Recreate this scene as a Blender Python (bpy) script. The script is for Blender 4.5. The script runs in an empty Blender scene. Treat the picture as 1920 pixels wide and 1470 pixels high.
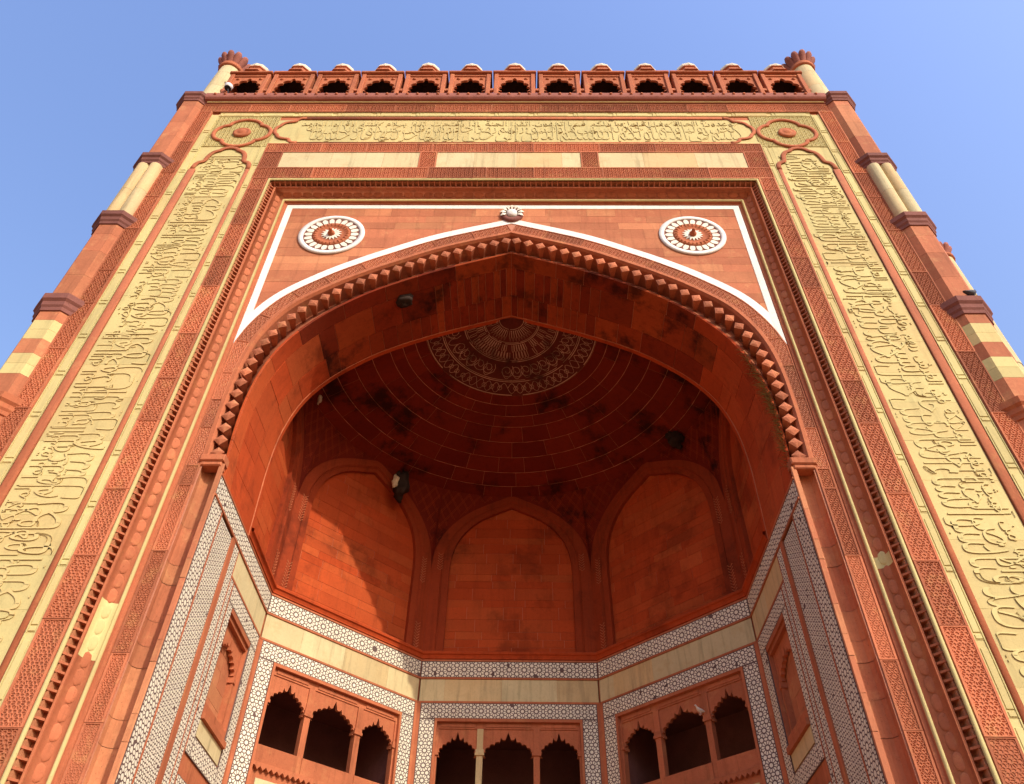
import bpy, math, random
import numpy as np
from mathutils import Vector, Matrix
random.seed(7)
sc = bpy.context.scene
R = math.radians

# ------------------------------------------------------------------ camera
cam = bpy.data.cameras.new('camera'); cam_o = bpy.data.objects.new('camera', cam)
sc.collection.objects.link(cam_o); sc.camera = cam_o
cam.sensor_fit = 'HORIZONTAL'; cam.sensor_width = 36.0; cam.lens = 36.0 * 1489.3 / 1920
cam.clip_start = 0.1; cam.clip_end = 5000
PITCH, YAW, ROLL = R(45.124), R(1.036), R(0.9887)
_r = Vector((math.cos(YAW), math.sin(YAW), 0)); _f0 = Vector((-math.sin(YAW), math.cos(YAW), 0)); _z = Vector((0, 0, 1))
_f = _f0 * math.cos(PITCH) + _z * math.sin(PITCH); _u = -_f0 * math.sin(PITCH) + _z * math.cos(PITCH)
_r2 = _r * math.cos(ROLL) + _u * math.sin(ROLL); _u2 = -_r * math.sin(ROLL) + _u * math.cos(ROLL)
cam_o.matrix_world = Matrix(((_r2.x, _u2.x, -_f.x, 0.4026), (_r2.y, _u2.y, -_f.y, -16), (_r2.z, _u2.z, -_f.z, 1.6), (0, 0, 0, 1)))

# ------------------------------------------------------------------ sky, sun, exposure
SUN_AZ, SUN_EL = 40.0, 35.0          # azimuth to the right of the facade's normal, elevation
w = bpy.data.worlds.new('World'); sc.world = w; w.use_nodes = True
nt = w.node_tree; bg = nt.nodes['Background']; sky = nt.nodes.new('ShaderNodeTexSky')
sky.sky_type = 'NISHITA'; sky.sun_disc = False; sky.sun_elevation = R(SUN_EL); sky.sun_rotation = R(180 - SUN_AZ)
sky.air_density = 3.0; sky.dust_density = 7.5; sky.ozone_density = 3.5; sky.altitude = 170
tint_n = nt.nodes.new('ShaderNodeMix'); tint_n.data_type = 'RGBA'; tint_n.blend_type = 'MULTIPLY'; tint_n.inputs[0].default_value = 1
tint_n.inputs[7].default_value = (1.10, 1.20, 1.92, 1)      # the whole sky, evenly: a bluer white balance
nt.links.new(sky.outputs[0], tint_n.inputs[6]); nt.links.new(tint_n.outputs[2], bg.inputs[0]); bg.inputs[1].default_value = 0.15
L = Vector((math.sin(R(SUN_AZ)) * math.cos(R(SUN_EL)), -math.cos(R(SUN_AZ)) * math.cos(R(SUN_EL)), math.sin(R(SUN_EL))))
sun = bpy.data.lights.new('sun', 'SUN'); sun.energy = 3.2; sun.angle = R(0.53); sun.color = (1.0, 0.90, 0.74)
sun_o = bpy.data.objects.new('sun', sun); sc.collection.objects.link(sun_o)
sun_o.rotation_euler = L.to_track_quat('Z', 'Y').to_euler(); sun_o.location = (30, -40, 60)
vs = sc.view_settings; vs.view_transform = 'Standard'; vs.look = 'None'; vs.gamma = 1; vs.exposure = 0.16
sc.cycles.max_bounces = 10; sc.cycles.diffuse_bounces = 6

# ------------------------------------------------------------------ materials
def mat(name, col, var=0.18, nscale=1.2, objvar=0.25, bump=0.25, bscale=9.0, rough=0.85, streak=0.0, tint=None, tint_amt=0.0, stain=0.0, patch=None, patch_amt=0.0):
    m = bpy.data.materials.new(name); m.use_nodes = True; t = m.node_tree; n = t.nodes; l = t.links
    b = n['Principled BSDF']; b.inputs['Roughness'].default_value = rough
    b.inputs['Specular IOR Level'].default_value = 0.18
    geo = n.new('ShaderNodeNewGeometry'); oi = n.new('ShaderNodeObjectInfo')
    def noise(scale, detail=5.0, rough_=0.6, src=None):
        x = n.new('ShaderNodeTexNoise'); x.inputs['Scale'].default_value = scale; x.inputs['Detail'].default_value = detail
        x.inputs['Roughness'].default_value = rough_; l.new(src or geo.outputs['Position'], x.inputs['Vector']); return x.outputs['Fac']
    def math_(op, a, bb, c=None):
        x = n.new('ShaderNodeMath'); x.operation = op
        for i, v in enumerate((a, bb, c)):
            if v is None: continue
            if isinstance(v, (int, float)): x.inputs[i].default_value = v
            else: l.new(v, x.inputs[i])
        return x.outputs[0]
    f = noise(nscale)
    v = math_('MULTIPLY_ADD', f, var * 2.2, 1 - var * 1.1)
    f2 = noise(nscale * 14, 4.0)
    v = math_('MULTIPLY', v, math_('MULTIPLY_ADD', f2, var * 1.2, 1 - var * 0.6))
    v = math_('MULTIPLY', v, math_('MULTIPLY_ADD', oi.outputs['Random'], objvar, 1 - objvar * 0.5))
    if streak:
        mp = n.new('ShaderNodeMapping'); mp.inputs['Scale'].default_value = (3.0, 3.0, 0.25); l.new(geo.outputs['Position'], mp.inputs['Vector'])
        s = noise(1.6, 6.0, 0.65, mp.outputs[0])
        r = n.new('ShaderNodeMapRange'); l.new(s, r.inputs[0]); r.inputs[1].default_value = 0.52; r.inputs[2].default_value = 0.75
        r.inputs[3].default_value = 1.0; r.inputs[4].default_value = 1 - streak
        v = math_('MULTIPLY', v, r.outputs[0])
    if stain:
        s = noise(0.55, 9.0, 0.68)
        r = n.new('ShaderNodeMapRange'); l.new(s, r.inputs[0]); r.inputs[1].default_value = 0.53; r.inputs[2].default_value = 0.64
        r.inputs[3].default_value = 1.0; r.inputs[4].default_value = 1 - stain
        v = math_('MULTIPLY', v, r.outputs[0])
    base = n.new('ShaderNodeRGB'); base.outputs[0].default_value = (*col, 1); c = base.outputs[0]
    if tint:
        # some stones of the same masonry are of another hue
        mx = n.new('ShaderNodeMix'); mx.data_type = 'RGBA'; l.new(c, mx.inputs[6]); mx.inputs[7].default_value = (*tint, 1)
        h = math_('FRACT', math_('MULTIPLY', oi.outputs['Random'], 17.31), 0.0)
        h = math_('MULTIPLY', math_('POWER', h, 2.2), tint_amt)
        g = noise(nscale * 0.8, 4.0)
        h = math_('MULTIPLY', h, math_('MULTIPLY_ADD', g, 1.6, 0.1))
        l.new(h, mx.inputs[0]); c = mx.outputs[2]
    if patch:
        # worn or bleached patches
        mx = n.new('ShaderNodeMix'); mx.data_type = 'RGBA'; l.new(c, mx.inputs[6]); mx.inputs[7].default_value = (*patch, 1)
        g = noise(1.9, 8.0, 0.7); r = n.new('ShaderNodeMapRange'); l.new(g, r.inputs[0]); r.inputs[1].default_value = 0.54; r.inputs[2].default_value = 0.66; r.inputs[4].default_value = patch_amt
        l.new(r.outputs[0], mx.inputs[0]); c = mx.outputs[2]
    sp_ = noise(26.0, 3.0, 0.6); r = n.new('ShaderNodeMapRange'); l.new(sp_, r.inputs[0]); r.inputs[1].default_value = 0.60; r.inputs[2].default_value = 0.74; r.inputs[3].default_value = 1.0; r.inputs[4].default_value = 1 - var * 1.6
    v = math_('MULTIPLY', v, r.outputs[0])
    mul = n.new('ShaderNodeVectorMath'); mul.operation = 'SCALE'; l.new(c, mul.inputs[0]); l.new(v, mul.inputs['Scale'])
    l.new(mul.outputs[0], b.inputs['Base Color'])
    if bump:
        bp = n.new('ShaderNodeBump'); bp.inputs['Strength'].default_value = bump; bp.inputs['Distance'].default_value = 0.02
        l.new(noise(bscale, 7.0, 0.65), bp.inputs['Height']); l.new(bp.outputs[0], b.inputs['Normal'])
    return m
RED = (0.425, 0.148, 0.071)
M = {
 'red': mat('red_sandstone', RED, 0.24, 0.9, 0.28, 0.4, 8, streak=0.28, tint=(0.50, 0.22, 0.10), tint_amt=0.8, patch=(0.54, 0.27, 0.12), patch_amt=0.5),
 'redc': mat('red_sandstone_carved', (0.445, 0.150, 0.071), 0.24, 0.8, 0.48, 0.3, 14, streak=0.30, tint=(0.30, 0.10, 0.05), tint_amt=0.8, patch=(0.52, 0.27, 0.11), patch_amt=0.45),
 'redin': mat('red_sandstone_vault', (0.40, 0.058, 0.012), 0.26, 0.7, 0.15, 0.4, 7, streak=0.25, stain=0.35, tint=(0.48, 0.14, 0.04), tint_amt=0.35),  # same stone as the facade, deepened: part of the recess's shade is in the colour
 'soot_shade': mat('soot_and_shade_vault_stone', (0.135, 0.011, 0.003), 0.30, 0.6, 0.12, 0.4, 6, streak=0.3, stain=0.8, tint=(0.26, 0.030, 0.007), tint_amt=0.35),  # soot stains, plus the dome's shade worked into the stone colour
 'smoke_shade': mat('smoke_and_shade_sandstone', (0.20, 0.024, 0.006), 0.3, 0.7, 0.3, 0.4, 7, streak=0.4, stain=0.75, tint=(0.38, 0.075, 0.016), tint_amt=0.8),  # smoke stains and painted-in shade for the upper soffit
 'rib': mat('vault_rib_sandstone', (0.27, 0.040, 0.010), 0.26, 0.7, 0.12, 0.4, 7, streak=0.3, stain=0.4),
 'redm': mat('red_sandstone_moulding', (0.42, 0.135, 0.061), 0.24, 0.7, 0.22, 0.4, 10, streak=0.36, patch=(0.50, 0.22, 0.09), patch_amt=0.45),
 'petal': mat('weathered_petal_stone', (0.30, 0.115, 0.085), 0.35, 2.5, 0.3, 0.3, 12),
 'mortard': mat('old_vault_mortar', (0.44, 0.18, 0.11), 0.3, 2.0, 0, 0.3, 12, stain=0.6),
 'mortar': mat('lime_mortar_red', (0.46, 0.20, 0.12), 0.2, 2.0, 0, 0.3, 12),
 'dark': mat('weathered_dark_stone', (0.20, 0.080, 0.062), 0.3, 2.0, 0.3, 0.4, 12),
 'buff': mat('buff_sandstone', (0.545, 0.475, 0.205), 0.14, 0.7, 0.16, 0.25, 14, streak=0.18, tint=(0.54, 0.40, 0.17), tint_amt=0.6, patch=(0.55, 0.40, 0.16), patch_amt=0.3),
 'groove': mat('letter_edge_shade', (0.38, 0.265, 0.10), 0.2, 1.5, 0, 0.1, 14),  # brown for the letter sides, painting in the relief's shadow lines
 'cream': mat('cream_sandstone', (0.57, 0.50, 0.28), 0.16, 0.8, 0.14, 0.25, 12, streak=0.34, tint=(0.55, 0.36, 0.15), tint_amt=0.7, patch=(0.50, 0.37, 0.18), patch_amt=0.5),
 'marble': mat('white_marble', (0.78, 0.77, 0.70), 0.12, 1.0, 0.12, 0.1, 10, rough=0.6, streak=0.18, patch=(0.62, 0.58, 0.48), patch_amt=0.4),
 'tile': mat('marble_inlay', (0.76, 0.73, 0.58), 0.16, 1.5, 0.08, 0.05, 10, rough=0.5, streak=0.1),
 'inlay': mat('slate_inlay_ground', (0.13, 0.085, 0.075), 0.15, 3.0, 0.1, 0.1, 10),
 'domew': mat('whitewashed_dome', (0.60, 0.55, 0.41), 0.25, 1.5, 0.15, 0.2, 9, streak=0.2),
 'paint': mat('painted_plaster_line', (0.42, 0.25, 0.16), 0.5, 1.6, 0, 0.1, 9, stain=0.85),
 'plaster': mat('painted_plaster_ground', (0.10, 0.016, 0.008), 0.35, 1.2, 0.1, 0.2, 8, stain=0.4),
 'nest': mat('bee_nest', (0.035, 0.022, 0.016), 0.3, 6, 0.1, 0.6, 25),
 'comb': mat('old_wax_comb', (0.60, 0.50, 0.33), 0.3, 6, 0.1, 0.4, 25),
 'ground': mat('sandstone_paving', (0.30, 0.15, 0.075), 0.2, 0.5, 0, 0.2, 4),
 'metal': mat('white_lamp_housing', (0.75, 0.75, 0.75), 0.05, 3, 0, 0.0, 5, rough=0.4),
 'iron': mat('dark_iron', (0.03, 0.03, 0.035), 0.1, 3, 0, 0.1, 9, rough=0.6),
 'bird': mat('pigeon_plumage', (0.075, 0.08, 0.095), 0.3, 9, 0.2, 0.1, 30, rough=0.7),
 'birdw': mat('pale_pigeon_plumage', (0.62, 0.58, 0.50), 0.2, 9, 0.1, 0.1, 30, rough=0.7),
 'straw': mat('dry_grass', (0.26, 0.21, 0.09), 0.3, 4, 0.2, 0.0, 9),
}

# ------------------------------------------------------------------ helpers
COL = sc.collection
def mesh_data(name, v, f, smooth=False):
    me = bpy.data.meshes.new(name); me.from_pydata([tuple(map(float, p)) for p in v], [], [tuple(int(i) for i in q) for q in f]); me.update()
    if smooth: me.polygons.foreach_set('use_smooth', [True] * len(me.polygons))
    return me
def put(name, me, m, parent=None, loc=None, mw=None):
    if not me.materials: me.materials.append(M[m])
    o = bpy.data.objects.new(name, me); COL.objects.link(o); o.parent = parent
    if mw is not None: o.matrix_local = mw
    if loc is not None: o.location = loc
    return o
def add(name, v, f, m, parent=None, smooth=False):
    return put(name, mesh_data(name, v, f, smooth), m, parent)
def empty(name, loc=(0, 0, 0)):
    o = bpy.data.objects.new(name, None); COL.objects.link(o); o.location = loc; o.empty_display_size = 0.3; return o
def tag(o, label=None, cat=None, group=None, kind=None):
    if label: o['label'] = label
    if cat: o['category'] = cat
    if group: o['group'] = group
    if kind: o['kind'] = kind
    return o
class MB:
    def __init__(s): s.v = []; s.f = []
    def a(s, v, f):
        k = len(s.v); s.v += [tuple(p) for p in v]; s.f += [tuple(i + k for i in q) for q in f]; return s
    def box(s, x0, x1, y0, y1, z0, z1, bev=0.0):
        if not bev:
            return s.a([(x0, y0, z0), (x1, y0, z0), (x1, y1, z0), (x0, y1, z0), (x0, y0, z1), (x1, y0, z1), (x1, y1, z1), (x0, y1, z1)],
                       [(0, 3, 2, 1), (4, 5, 6, 7), (0, 1, 5, 4), (1, 2, 6, 5), (2, 3, 7, 6), (3, 0, 4, 7)])
        # front (-y) face chamfered
        b = bev
        return s.a([(x0, y0 + b, z0), (x1, y0 + b, z0), (x1, y0 + b, z1), (x0, y0 + b, z1), (x0 + b, y0, z0 + b), (x1 - b, y0, z0 + b), (x1 - b, y0, z1 - b), (x0 + b, y0, z1 - b),
                    (x0, y1, z0), (x1, y1, z0), (x1, y1, z1), (x0, y1, z1)],
                   [(4, 5, 6, 7), (0, 1, 5, 4), (1, 2, 6, 5), (2, 3, 7, 6), (3, 0, 4, 7), (0, 8, 9, 1), (1, 9, 10, 2), (2, 10, 11, 3), (3, 11, 8, 0), (8, 11, 10, 9)])
    def lathe(s, prof, n=16, c=(0, 0), ang0=0.0, cap=True):
        k = len(prof); v = []; f = []
        for i in range(n):
            a = ang0 + 2 * math.pi * i / n
            for r, z in prof: v.append((c[0] + r * math.cos(a), c[1] + r * math.sin(a), z))
        for i in range(n):
            j = (i + 1) % n
            for q in range(k - 1): f.append((i * k + q, j * k + q, j * k + q + 1, i * k + q + 1))
        if cap:
            f.append(tuple(i * k for i in range(n))[::-1]); f.append(tuple(i * k + k - 1 for i in range(n)))
        return s.a(v, f)
    def tube(s, pts, r, n=6, closed=False, flat=None):
        P = [Vector(p) for p in pts]; v = []; f = []; m = len(P)
        up = None
        for i, p in enumerate(P):
            if closed: d = P[(i + 1) % m] - P[i - 1]
            else: d = P[min(i + 1, m - 1)] - P[max(i - 1, 0)]
            d.normalize()
            a = d.cross(Vector((0, 1, 0)))
            if a.length < 1e-3: a = d.cross(Vector((1, 0, 0)))
            a.normalize(); b = d.cross(a).normalized()
            rr = r[i] if isinstance(r, (list, tuple)) else r
            for q in range(n):
                t = 2 * math.pi * q / n; v.append(p + a * (math.cos(t) * rr) + b * (math.sin(t) * rr * (flat or 1)))
        for i in range(m if closed else m - 1):
            j = (i + 1) % m
            for q in range(n): f.append((i * n + q, i * n + (q + 1) % n, j * n + (q + 1) % n, j * n + q))
        if not closed: f.append(tuple(range(n))[::-1]); f.append(tuple(range((m - 1) * n, m * n)))
        return s.a(v, f)
    def o(s, name, m, parent=None, smooth=False): return add(name, s.v, s.f, m, parent, smooth)
    def d(s, name, smooth=False): return mesh_data(name, s.v, s.f, smooth)

def smooth_curve(pts, n):
    P = np.array(pts, float); P = np.vstack([2 * P[0] - P[1], P, 2 * P[-1] - P[-2]]); out = []
    for i in range(1, len(P) - 2):
        for t in np.linspace(0, 1, 24, endpoint=False):
            a, b, c, d = P[i - 1], P[i], P[i + 1], P[i + 2]
            out.append(0.5 * ((2 * b) + (c - a) * t + (2 * a - 5 * b + 4 * c - d) * t * t + (3 * b - a - 3 * c + d) * t ** 3))
    out.append(P[-2]); out = np.array(out)
    s = np.r_[0, np.cumsum(np.linalg.norm(np.diff(out, axis=0), axis=1))]
    q = np.linspace(0, s[-1], n + 1)
    return np.stack([np.interp(q, s, out[:, k]) for k in range(out.shape[1])], 1)
def clip_rect(poly, x0, x1, y0, y1):
    def cut(p, f, inter):
        o = []
        for i in range(len(p)):
            a, b = p[i - 1], p[i]; ia, ib = f(a), f(b)
            if ib:
                if not ia: o.append(inter(a, b))
                o.append(b)
            elif ia: o.append(inter(a, b))
        return o
    def ix(v): return lambda a, b: (v, a[1] + (b[1] - a[1]) * (v - a[0]) / (b[0] - a[0]))
    def iy(v): return lambda a, b: (a[0] + (b[0] - a[0]) * (v - a[1]) / (b[1] - a[1]), v)
    for f, i in ((lambda p: p[0] >= x0, ix(x0)), (lambda p: p[0] <= x1, ix(x1)), (lambda p: p[1] >= y0, iy(y0)), (lambda p: p[1] <= y1, iy(y1))):
        if not poly: return poly
        poly = cut(poly, f, i)
    return poly
def area(p):
    return 0.5 * sum(p[i - 1][0] * p[i][1] - p[i][0] * p[i - 1][1] for i in range(len(p)))
def star_cells():
    """cells of a hexagonal rosette pattern (unit lattice): a hexagon ringed by twelve petals and small fillers"""
    e1, e2 = np.array((1.0, 0)), np.array((0.5, math.sqrt(3) / 2))
    base = [np.zeros(2)] + [0.30 * np.array((math.cos(R(15 + 30 * k)), math.sin(R(15 + 30 * k)))) for k in range(12)]
    base += [(e1 + e2) / 3, (e1 + e2) * 2 / 3, e1 / 2, e2 / 2, (e1 - e2) / 2]
    pts = [b + i * e1 + j * e2 for i in range(-2, 4) for j in range(-2, 4) for b in base]
    out = []
    for b in base:
        poly = [(b[0] + x, b[1] + y) for x, y in ((-1, -1), (1, -1), (1, 1), (-1, 1))]
        for q in pts:
            d = q - b; L2 = d @ d
            if L2 < 1e-6 or L2 > 1: continue
            mid = (q + b) / 2; n = d
            o = []
            for i in range(len(poly)):
                A_, B_ = np.array(poly[i - 1]), np.array(poly[i]); fa, fb = (A_ - mid) @ n, (B_ - mid) @ n
                if (fa <= 0) != (fb <= 0): o.append(tuple(A_ + (B_ - A_) * fa / (fa - fb)))
                if fb <= 0: o.append(tuple(B_))
            poly = o
        cl = []
        for p in poly:
            if not cl or math.dist(p, cl[-1]) > 0.004: cl.append(p)
        if math.dist(cl[0], cl[-1]) < 0.004: cl.pop()
        out.append(cl)
    return out, e1, e2
CELLS, E1, E2 = star_cells()
def cells_in(x0, x1, y0, y1, a, ox=0.0, oy=0.0):
    """pattern cells clipped to a rectangle; lattice constant a"""
    res = []
    j0 = int(math.floor((y0 - oy) / (a * E2[1]))) - 2; j1 = int(math.ceil((y1 - oy) / (a * E2[1]))) + 2
    for j in range(j0, j1):
        i0 = int(math.floor((x0 - ox) / a - 0.5 * j)) - 2; i1 = int(math.ceil((x1 - ox) / a - 0.5 * j)) + 2
        for i in range(i0, i1):
            cx, cy = ox + a * (i + 0.5 * j), oy + a * E2[1] * j
            if cx < x0 - a or cx > x1 + a or cy < y0 - a or cy > y1 + a: continue
            for c in CELLS:
                p = [(cx + a * q[0], cy + a * q[1]) for q in c]
                xs = [q[0] for q in p]; ys = [q[1] for q in p]
                if max(xs) <= x0 or min(xs) >= x1 or max(ys) <= y0 or min(ys) >= y1: continue
                if min(xs) < x0 or max(xs) > x1 or min(ys) < y0 or max(ys) > y1:
                    p = clip_rect(p, x0, x1, y0, y1)
                    if len(p) < 3: continue
                if abs(area(p)) > a * a * 0.002: res.append(p)
    return res
def shrink(p, k):
    cx = sum(q[0] for q in p) / len(p); cy = sum(q[1] for q in p) / len(p)
    return [(cx + (q[0] - cx) * k, cy + (q[1] - cy) * k) for q in p]
def relief(x0, x1, y0, y1, a, depth, fn, mb, margin=0.05, k1=0.80, k2=0.52, ox=0.0, oy=0.0):
    """carved net of small pits on a rectangle, mapped to space by fn(u, v, h) with h > 0 outwards"""
    X0, X1, Y0, Y1 = x0 + margin * 0.4, x1 - margin * 0.4, y0 + margin, y1 - margin
    for p in cells_in(X0, X1, Y0, Y1, a, ox, oy):
        n = len(p); p1 = shrink(p, k1); p2 = shrink(p, k2)
        v = [fn(*q, 0) for q in p] + [fn(*q, 0) for q in p1] + [fn(*q, -depth) for q in p2]
        f = []
        for i in range(n):
            j = (i + 1) % n
            f.append((i, j, n + j, n + i)); f.append((n + i, n + j, 2 * n + j, 2 * n + i))
        f.append(tuple(range(2 * n, 3 * n))); mb.a(v, f)
    # plain margins and the block's edges
    o = [(x0, y0), (x1, y0), (x1, y1), (x0, y1)]; i_ = [(X0, Y0), (X1, Y0), (X1, Y1), (X0, Y1)]
    S = 6
    def edge(pl):
        out = []
        for q in range(4):
            a_, b_ = pl[q], pl[(q + 1) % 4]
            for s in range(S): out.append((a_[0] + (b_[0] - a_[0]) * s / S, a_[1] + (b_[1] - a_[1]) * s / S))
        return out
    eo, ei = edge(o), edge(i_); n = len(eo)
    v = [fn(*q, 0.012) for q in eo] + [fn(*q, 0.012) for q in ei] + [fn(*q, 0) for q in ei] + [fn(*q, -0.12) for q in eo]
    f = []
    for i in range(n):
        j = (i + 1) % n
        f += [(i, j, n + j, n + i), (n + i, n + j, 2 * n + j, 2 * n + i), (j, i, 3 * n + i, 3 * n + j)]
    mb.a(v, f); return mb

# ------------------------------------------------------------------ dimensions (metres, z up, facade faces -y)
A, YC = 7.39, 2.85                 # apothem and centre of the octagonal recess
HS = A * math.tan(math.pi / 8)     # half side
F = -0.68                          # plane of the inscription frieze; the spandrels lie at y = 0
K = 0.979
kx = lambda x: x * K
kz = lambda z: 1.6 + (z - 1.6) * K
XM, ZM = 9.16, 28.28               # inner edge of the inner carved border
NCV = 96
C_IN = smooth_curve([(8.02, 14.9), (8.07, 16.1), (8.10, 17.2), (8.07, 18.6), (7.92, 19.75), (7.6, 20.75), (6.98, 21.78), (5.85, 22.8), (4.9, 23.47), (4.0, 24.02), (2.35, 24.92), (0.0, 25.82)], NCV)
S_C = smooth_curve([(7.40, 14.65), (7.50, 15.6), (7.55, 16.8), (7.52, 17.8), (7.38, 18.8), (7.08, 19.8), (6.55, 20.75), (5.7, 21.75), (4.4, 22.8), (2.5, 23.85), (0, 24.9)], NCV)
R_C = smooth_curve([(7.38, 14.65), (7.40, 16.0), (7.40, 17.4), (7.28, 18.7), (6.95, 19.9), (6.4, 20.85), (5.6, 21.7), (4.4, 22.6), (2.6, 23.5), (0, 24.5)], NCV)
def normals(c):
    d = np.gradient(c, axis=0); d /= np.linalg.norm(d, axis=1)[:, None]
    n = np.stack([d[:, 1], -d[:, 0]], 1); n[-1] = n[-2]      # outwards (away from the opening)
    return n
N_IN = normals(C_IN)
def offset_curve(w_):
    """the carved-in curve moved outwards; the crown keeps its point on the axis"""
    o = C_IN + N_IN * w_
    o = o[o[:, 0] > 0.02]
    k = (o[-1, 1] - o[-4, 1]) / (o[-1, 0] - o[-4, 0])
    return np.vstack([o, [0, o[-1, 1] - k * o[-1, 0]]])
W_IN, W_OUT = offset_curve(0.47), offset_curve(0.76)

# ------------------------------------------------------------------ ground
ground = add('ground', [(-900, -900, -13), (900, -900, -13), (900, 900, -13), (-900, 900, -13)], [(0, 1, 2, 3)], 'ground'); tag(ground, kind='structure')
pavement = MB().box(-45, 45, -21, 60, -13.2, 0.0).o('pavement', 'ground'); tag(pavement, kind='structure')
st = MB()
for k in range(43): st.box(-30, 30, -21.4 - 0.4 * k, -21 - 0.4 * k, -13.1, -0.3 * (k + 1))
tag(st.o('stairs', 'ground'), kind='structure')

# ------------------------------------------------------------------ the gateway
G = empty('gateway')
tag(G, 'monumental red sandstone gateway with deep pointed arch, half dome and carved inscription frame', 'gateway')

# building mass behind the facade
mb = MB(); XO = 13.36; ZT = 34.4
mb.box(-XO, -XM + 0.12, F + 0.06, 1.6, 0, ZT); mb.box(XM - 0.12, XO, F + 0.06, 1.6, 0, ZT); mb.box(-XM + 0.12, XM - 0.12, F + 0.06, 1.6, ZM - 0.1, ZT)
mb.box(-XO - 0.3, -XO - 0.1, 0.2, 15, 0, ZT); mb.box(XO + 0.1, XO + 0.3, 0.2, 15, 0, ZT); mb.box(-XO - 0.3, XO + 0.3, 15, 15.3, 0, ZT); mb.box(-XO - 0.3, XO + 0.3, F + 0.1, 15.3, ZT, ZT + 0.25)
mb.o('facade_wall', 'red', G)

# -------- straight carved borders, in blocks
def block_mesh(Lg, Wd, a, name, seed):
    b = MB(); relief(-Lg / 2, Lg / 2, -Wd / 2, Wd / 2, a, 0.020, lambda u, v, h: (u, -h, v), b, ox=seed * 0.13, oy=0.0); return b.d(name)
def run_blocks(part, name, p0, p1, wd, a, y, m, lens, reuse):
    """p0 -> p1 along x or z; a row of carved blocks sharing mesh data"""
    d = Vector((p1[0] - p0[0], 0, p1[1] - p0[1])); Lt = d.length; d.normalize(); pos = 0; k = 0
    while pos < Lt - 0.05:
        ln = lens[k % len(lens)]
        if Lt - pos - ln < 0.6: ln = Lt - pos
        key = (round(ln, 2), round(wd, 3), a)
        if key not in reuse: reuse[key] = block_mesh(ln - 0.012, wd - 0.008, a, name, len(reuse))
        c = Vector((p0[0], y + random.uniform(-0.006, 0.006), p0[1])) + d * (pos + ln / 2)
        ang = math.atan2(d.z, d.x)
        put(name, reuse[key], m, part, mw=Matrix.Translation(c) @ Matrix.Rotation(-ang, 4, 'Y'))
        pos += ln; k += 1
RB = {}
for sg in (-1, 1):
    pt = MB().box(*sorted((sg * kx(13.03), sg * kx(13.66))), F - 0.04, F + 0.08, 0, kz(34.38)).o('outer_border', 'redc', G)
    run_blocks(pt, 'carved_block', (sg * kx(13.345), 0.05), (sg * kx(13.345), kz(34.38)), kx(0.6), 0.30, F - 0.06, 'redc', (2.1, 1.7, 2.4), RB)
    pt = MB().box(*sorted((sg * XM, sg * kx(10.0))), F - 0.02, F + 0.08, 0, ZM).o('inner_border', 'redc', G)
    run_blocks(pt, 'carved_block', (sg * (XM + kx(10.0)) / 2, 0.05), (sg * (XM + kx(10.0)) / 2, ZM), kx(10.0) - XM - 0.02, 0.33, F - 0.04, 'redc', (1.9, 2.3, 1.6), RB)
pt = MB().box(-kx(13.03), kx(13.03), F - 0.04, F + 0.08, kz(34.38), kz(35.05)).o('outer_border', 'redc', G)
run_blocks(pt, 'carved_block', (-kx(13.64), kz(34.72)), (kx(13.64), kz(34.72)), kz(35.05) - kz(34.38), 0.30, F - 0.06, 'redc', (2.1, 1.7, 2.4), RB)
pt = MB().box(-kx(10.0), kx(10.0), F - 0.02, F + 0.08, ZM, kz(31.62)).o('inner_border', 'redc', G)
for z0, z1 in ((ZM, kz(29.66)), (kz(30.86), kz(31.58))):
    run_blocks(pt, 'carved_block', (-kx(10.0), (z0 + z1) / 2), (kx(10.0), (z0 + z1) / 2), z1 - z0, 0.30, F - 0.04, 'redc', (2.2, 1.8, 2.6), RB)
CP = ((-9.20, -3.71), (-3.01, 2.68), (3.40, 9.16))
zc0, zc1 = kz(29.66), kz(30.86)
for x0, x1 in ((-10.0, -9.20), (-3.71, -3.01), (2.68, 3.40), (9.16, 10.0)):
    run_blocks(pt, 'carved_block', (kx((x0 + x1) / 2), zc0), (kx((x0 + x1) / 2), zc1), kx(x1 - x0), 0.30, F - 0.04, 'redc', (zc1 - zc0,), RB)
for x0, x1 in CP:
    xs = [x0]; 
    while xs[-1] < x1 - 2.2: xs.append(xs[-1] + random.uniform(1.3, 2.1))
    xs.append(x1)
    for a_, b_ in zip(xs[:-1], xs[1:]):
        MB().box(kx(a_) + 0.004, kx(b_) - 0.004, F - 0.026 + random.uniform(0, .003), F + 0.05, zc0 + 0.004, zc1 - 0.004).o('cream_panel', 'cream', pt)

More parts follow.
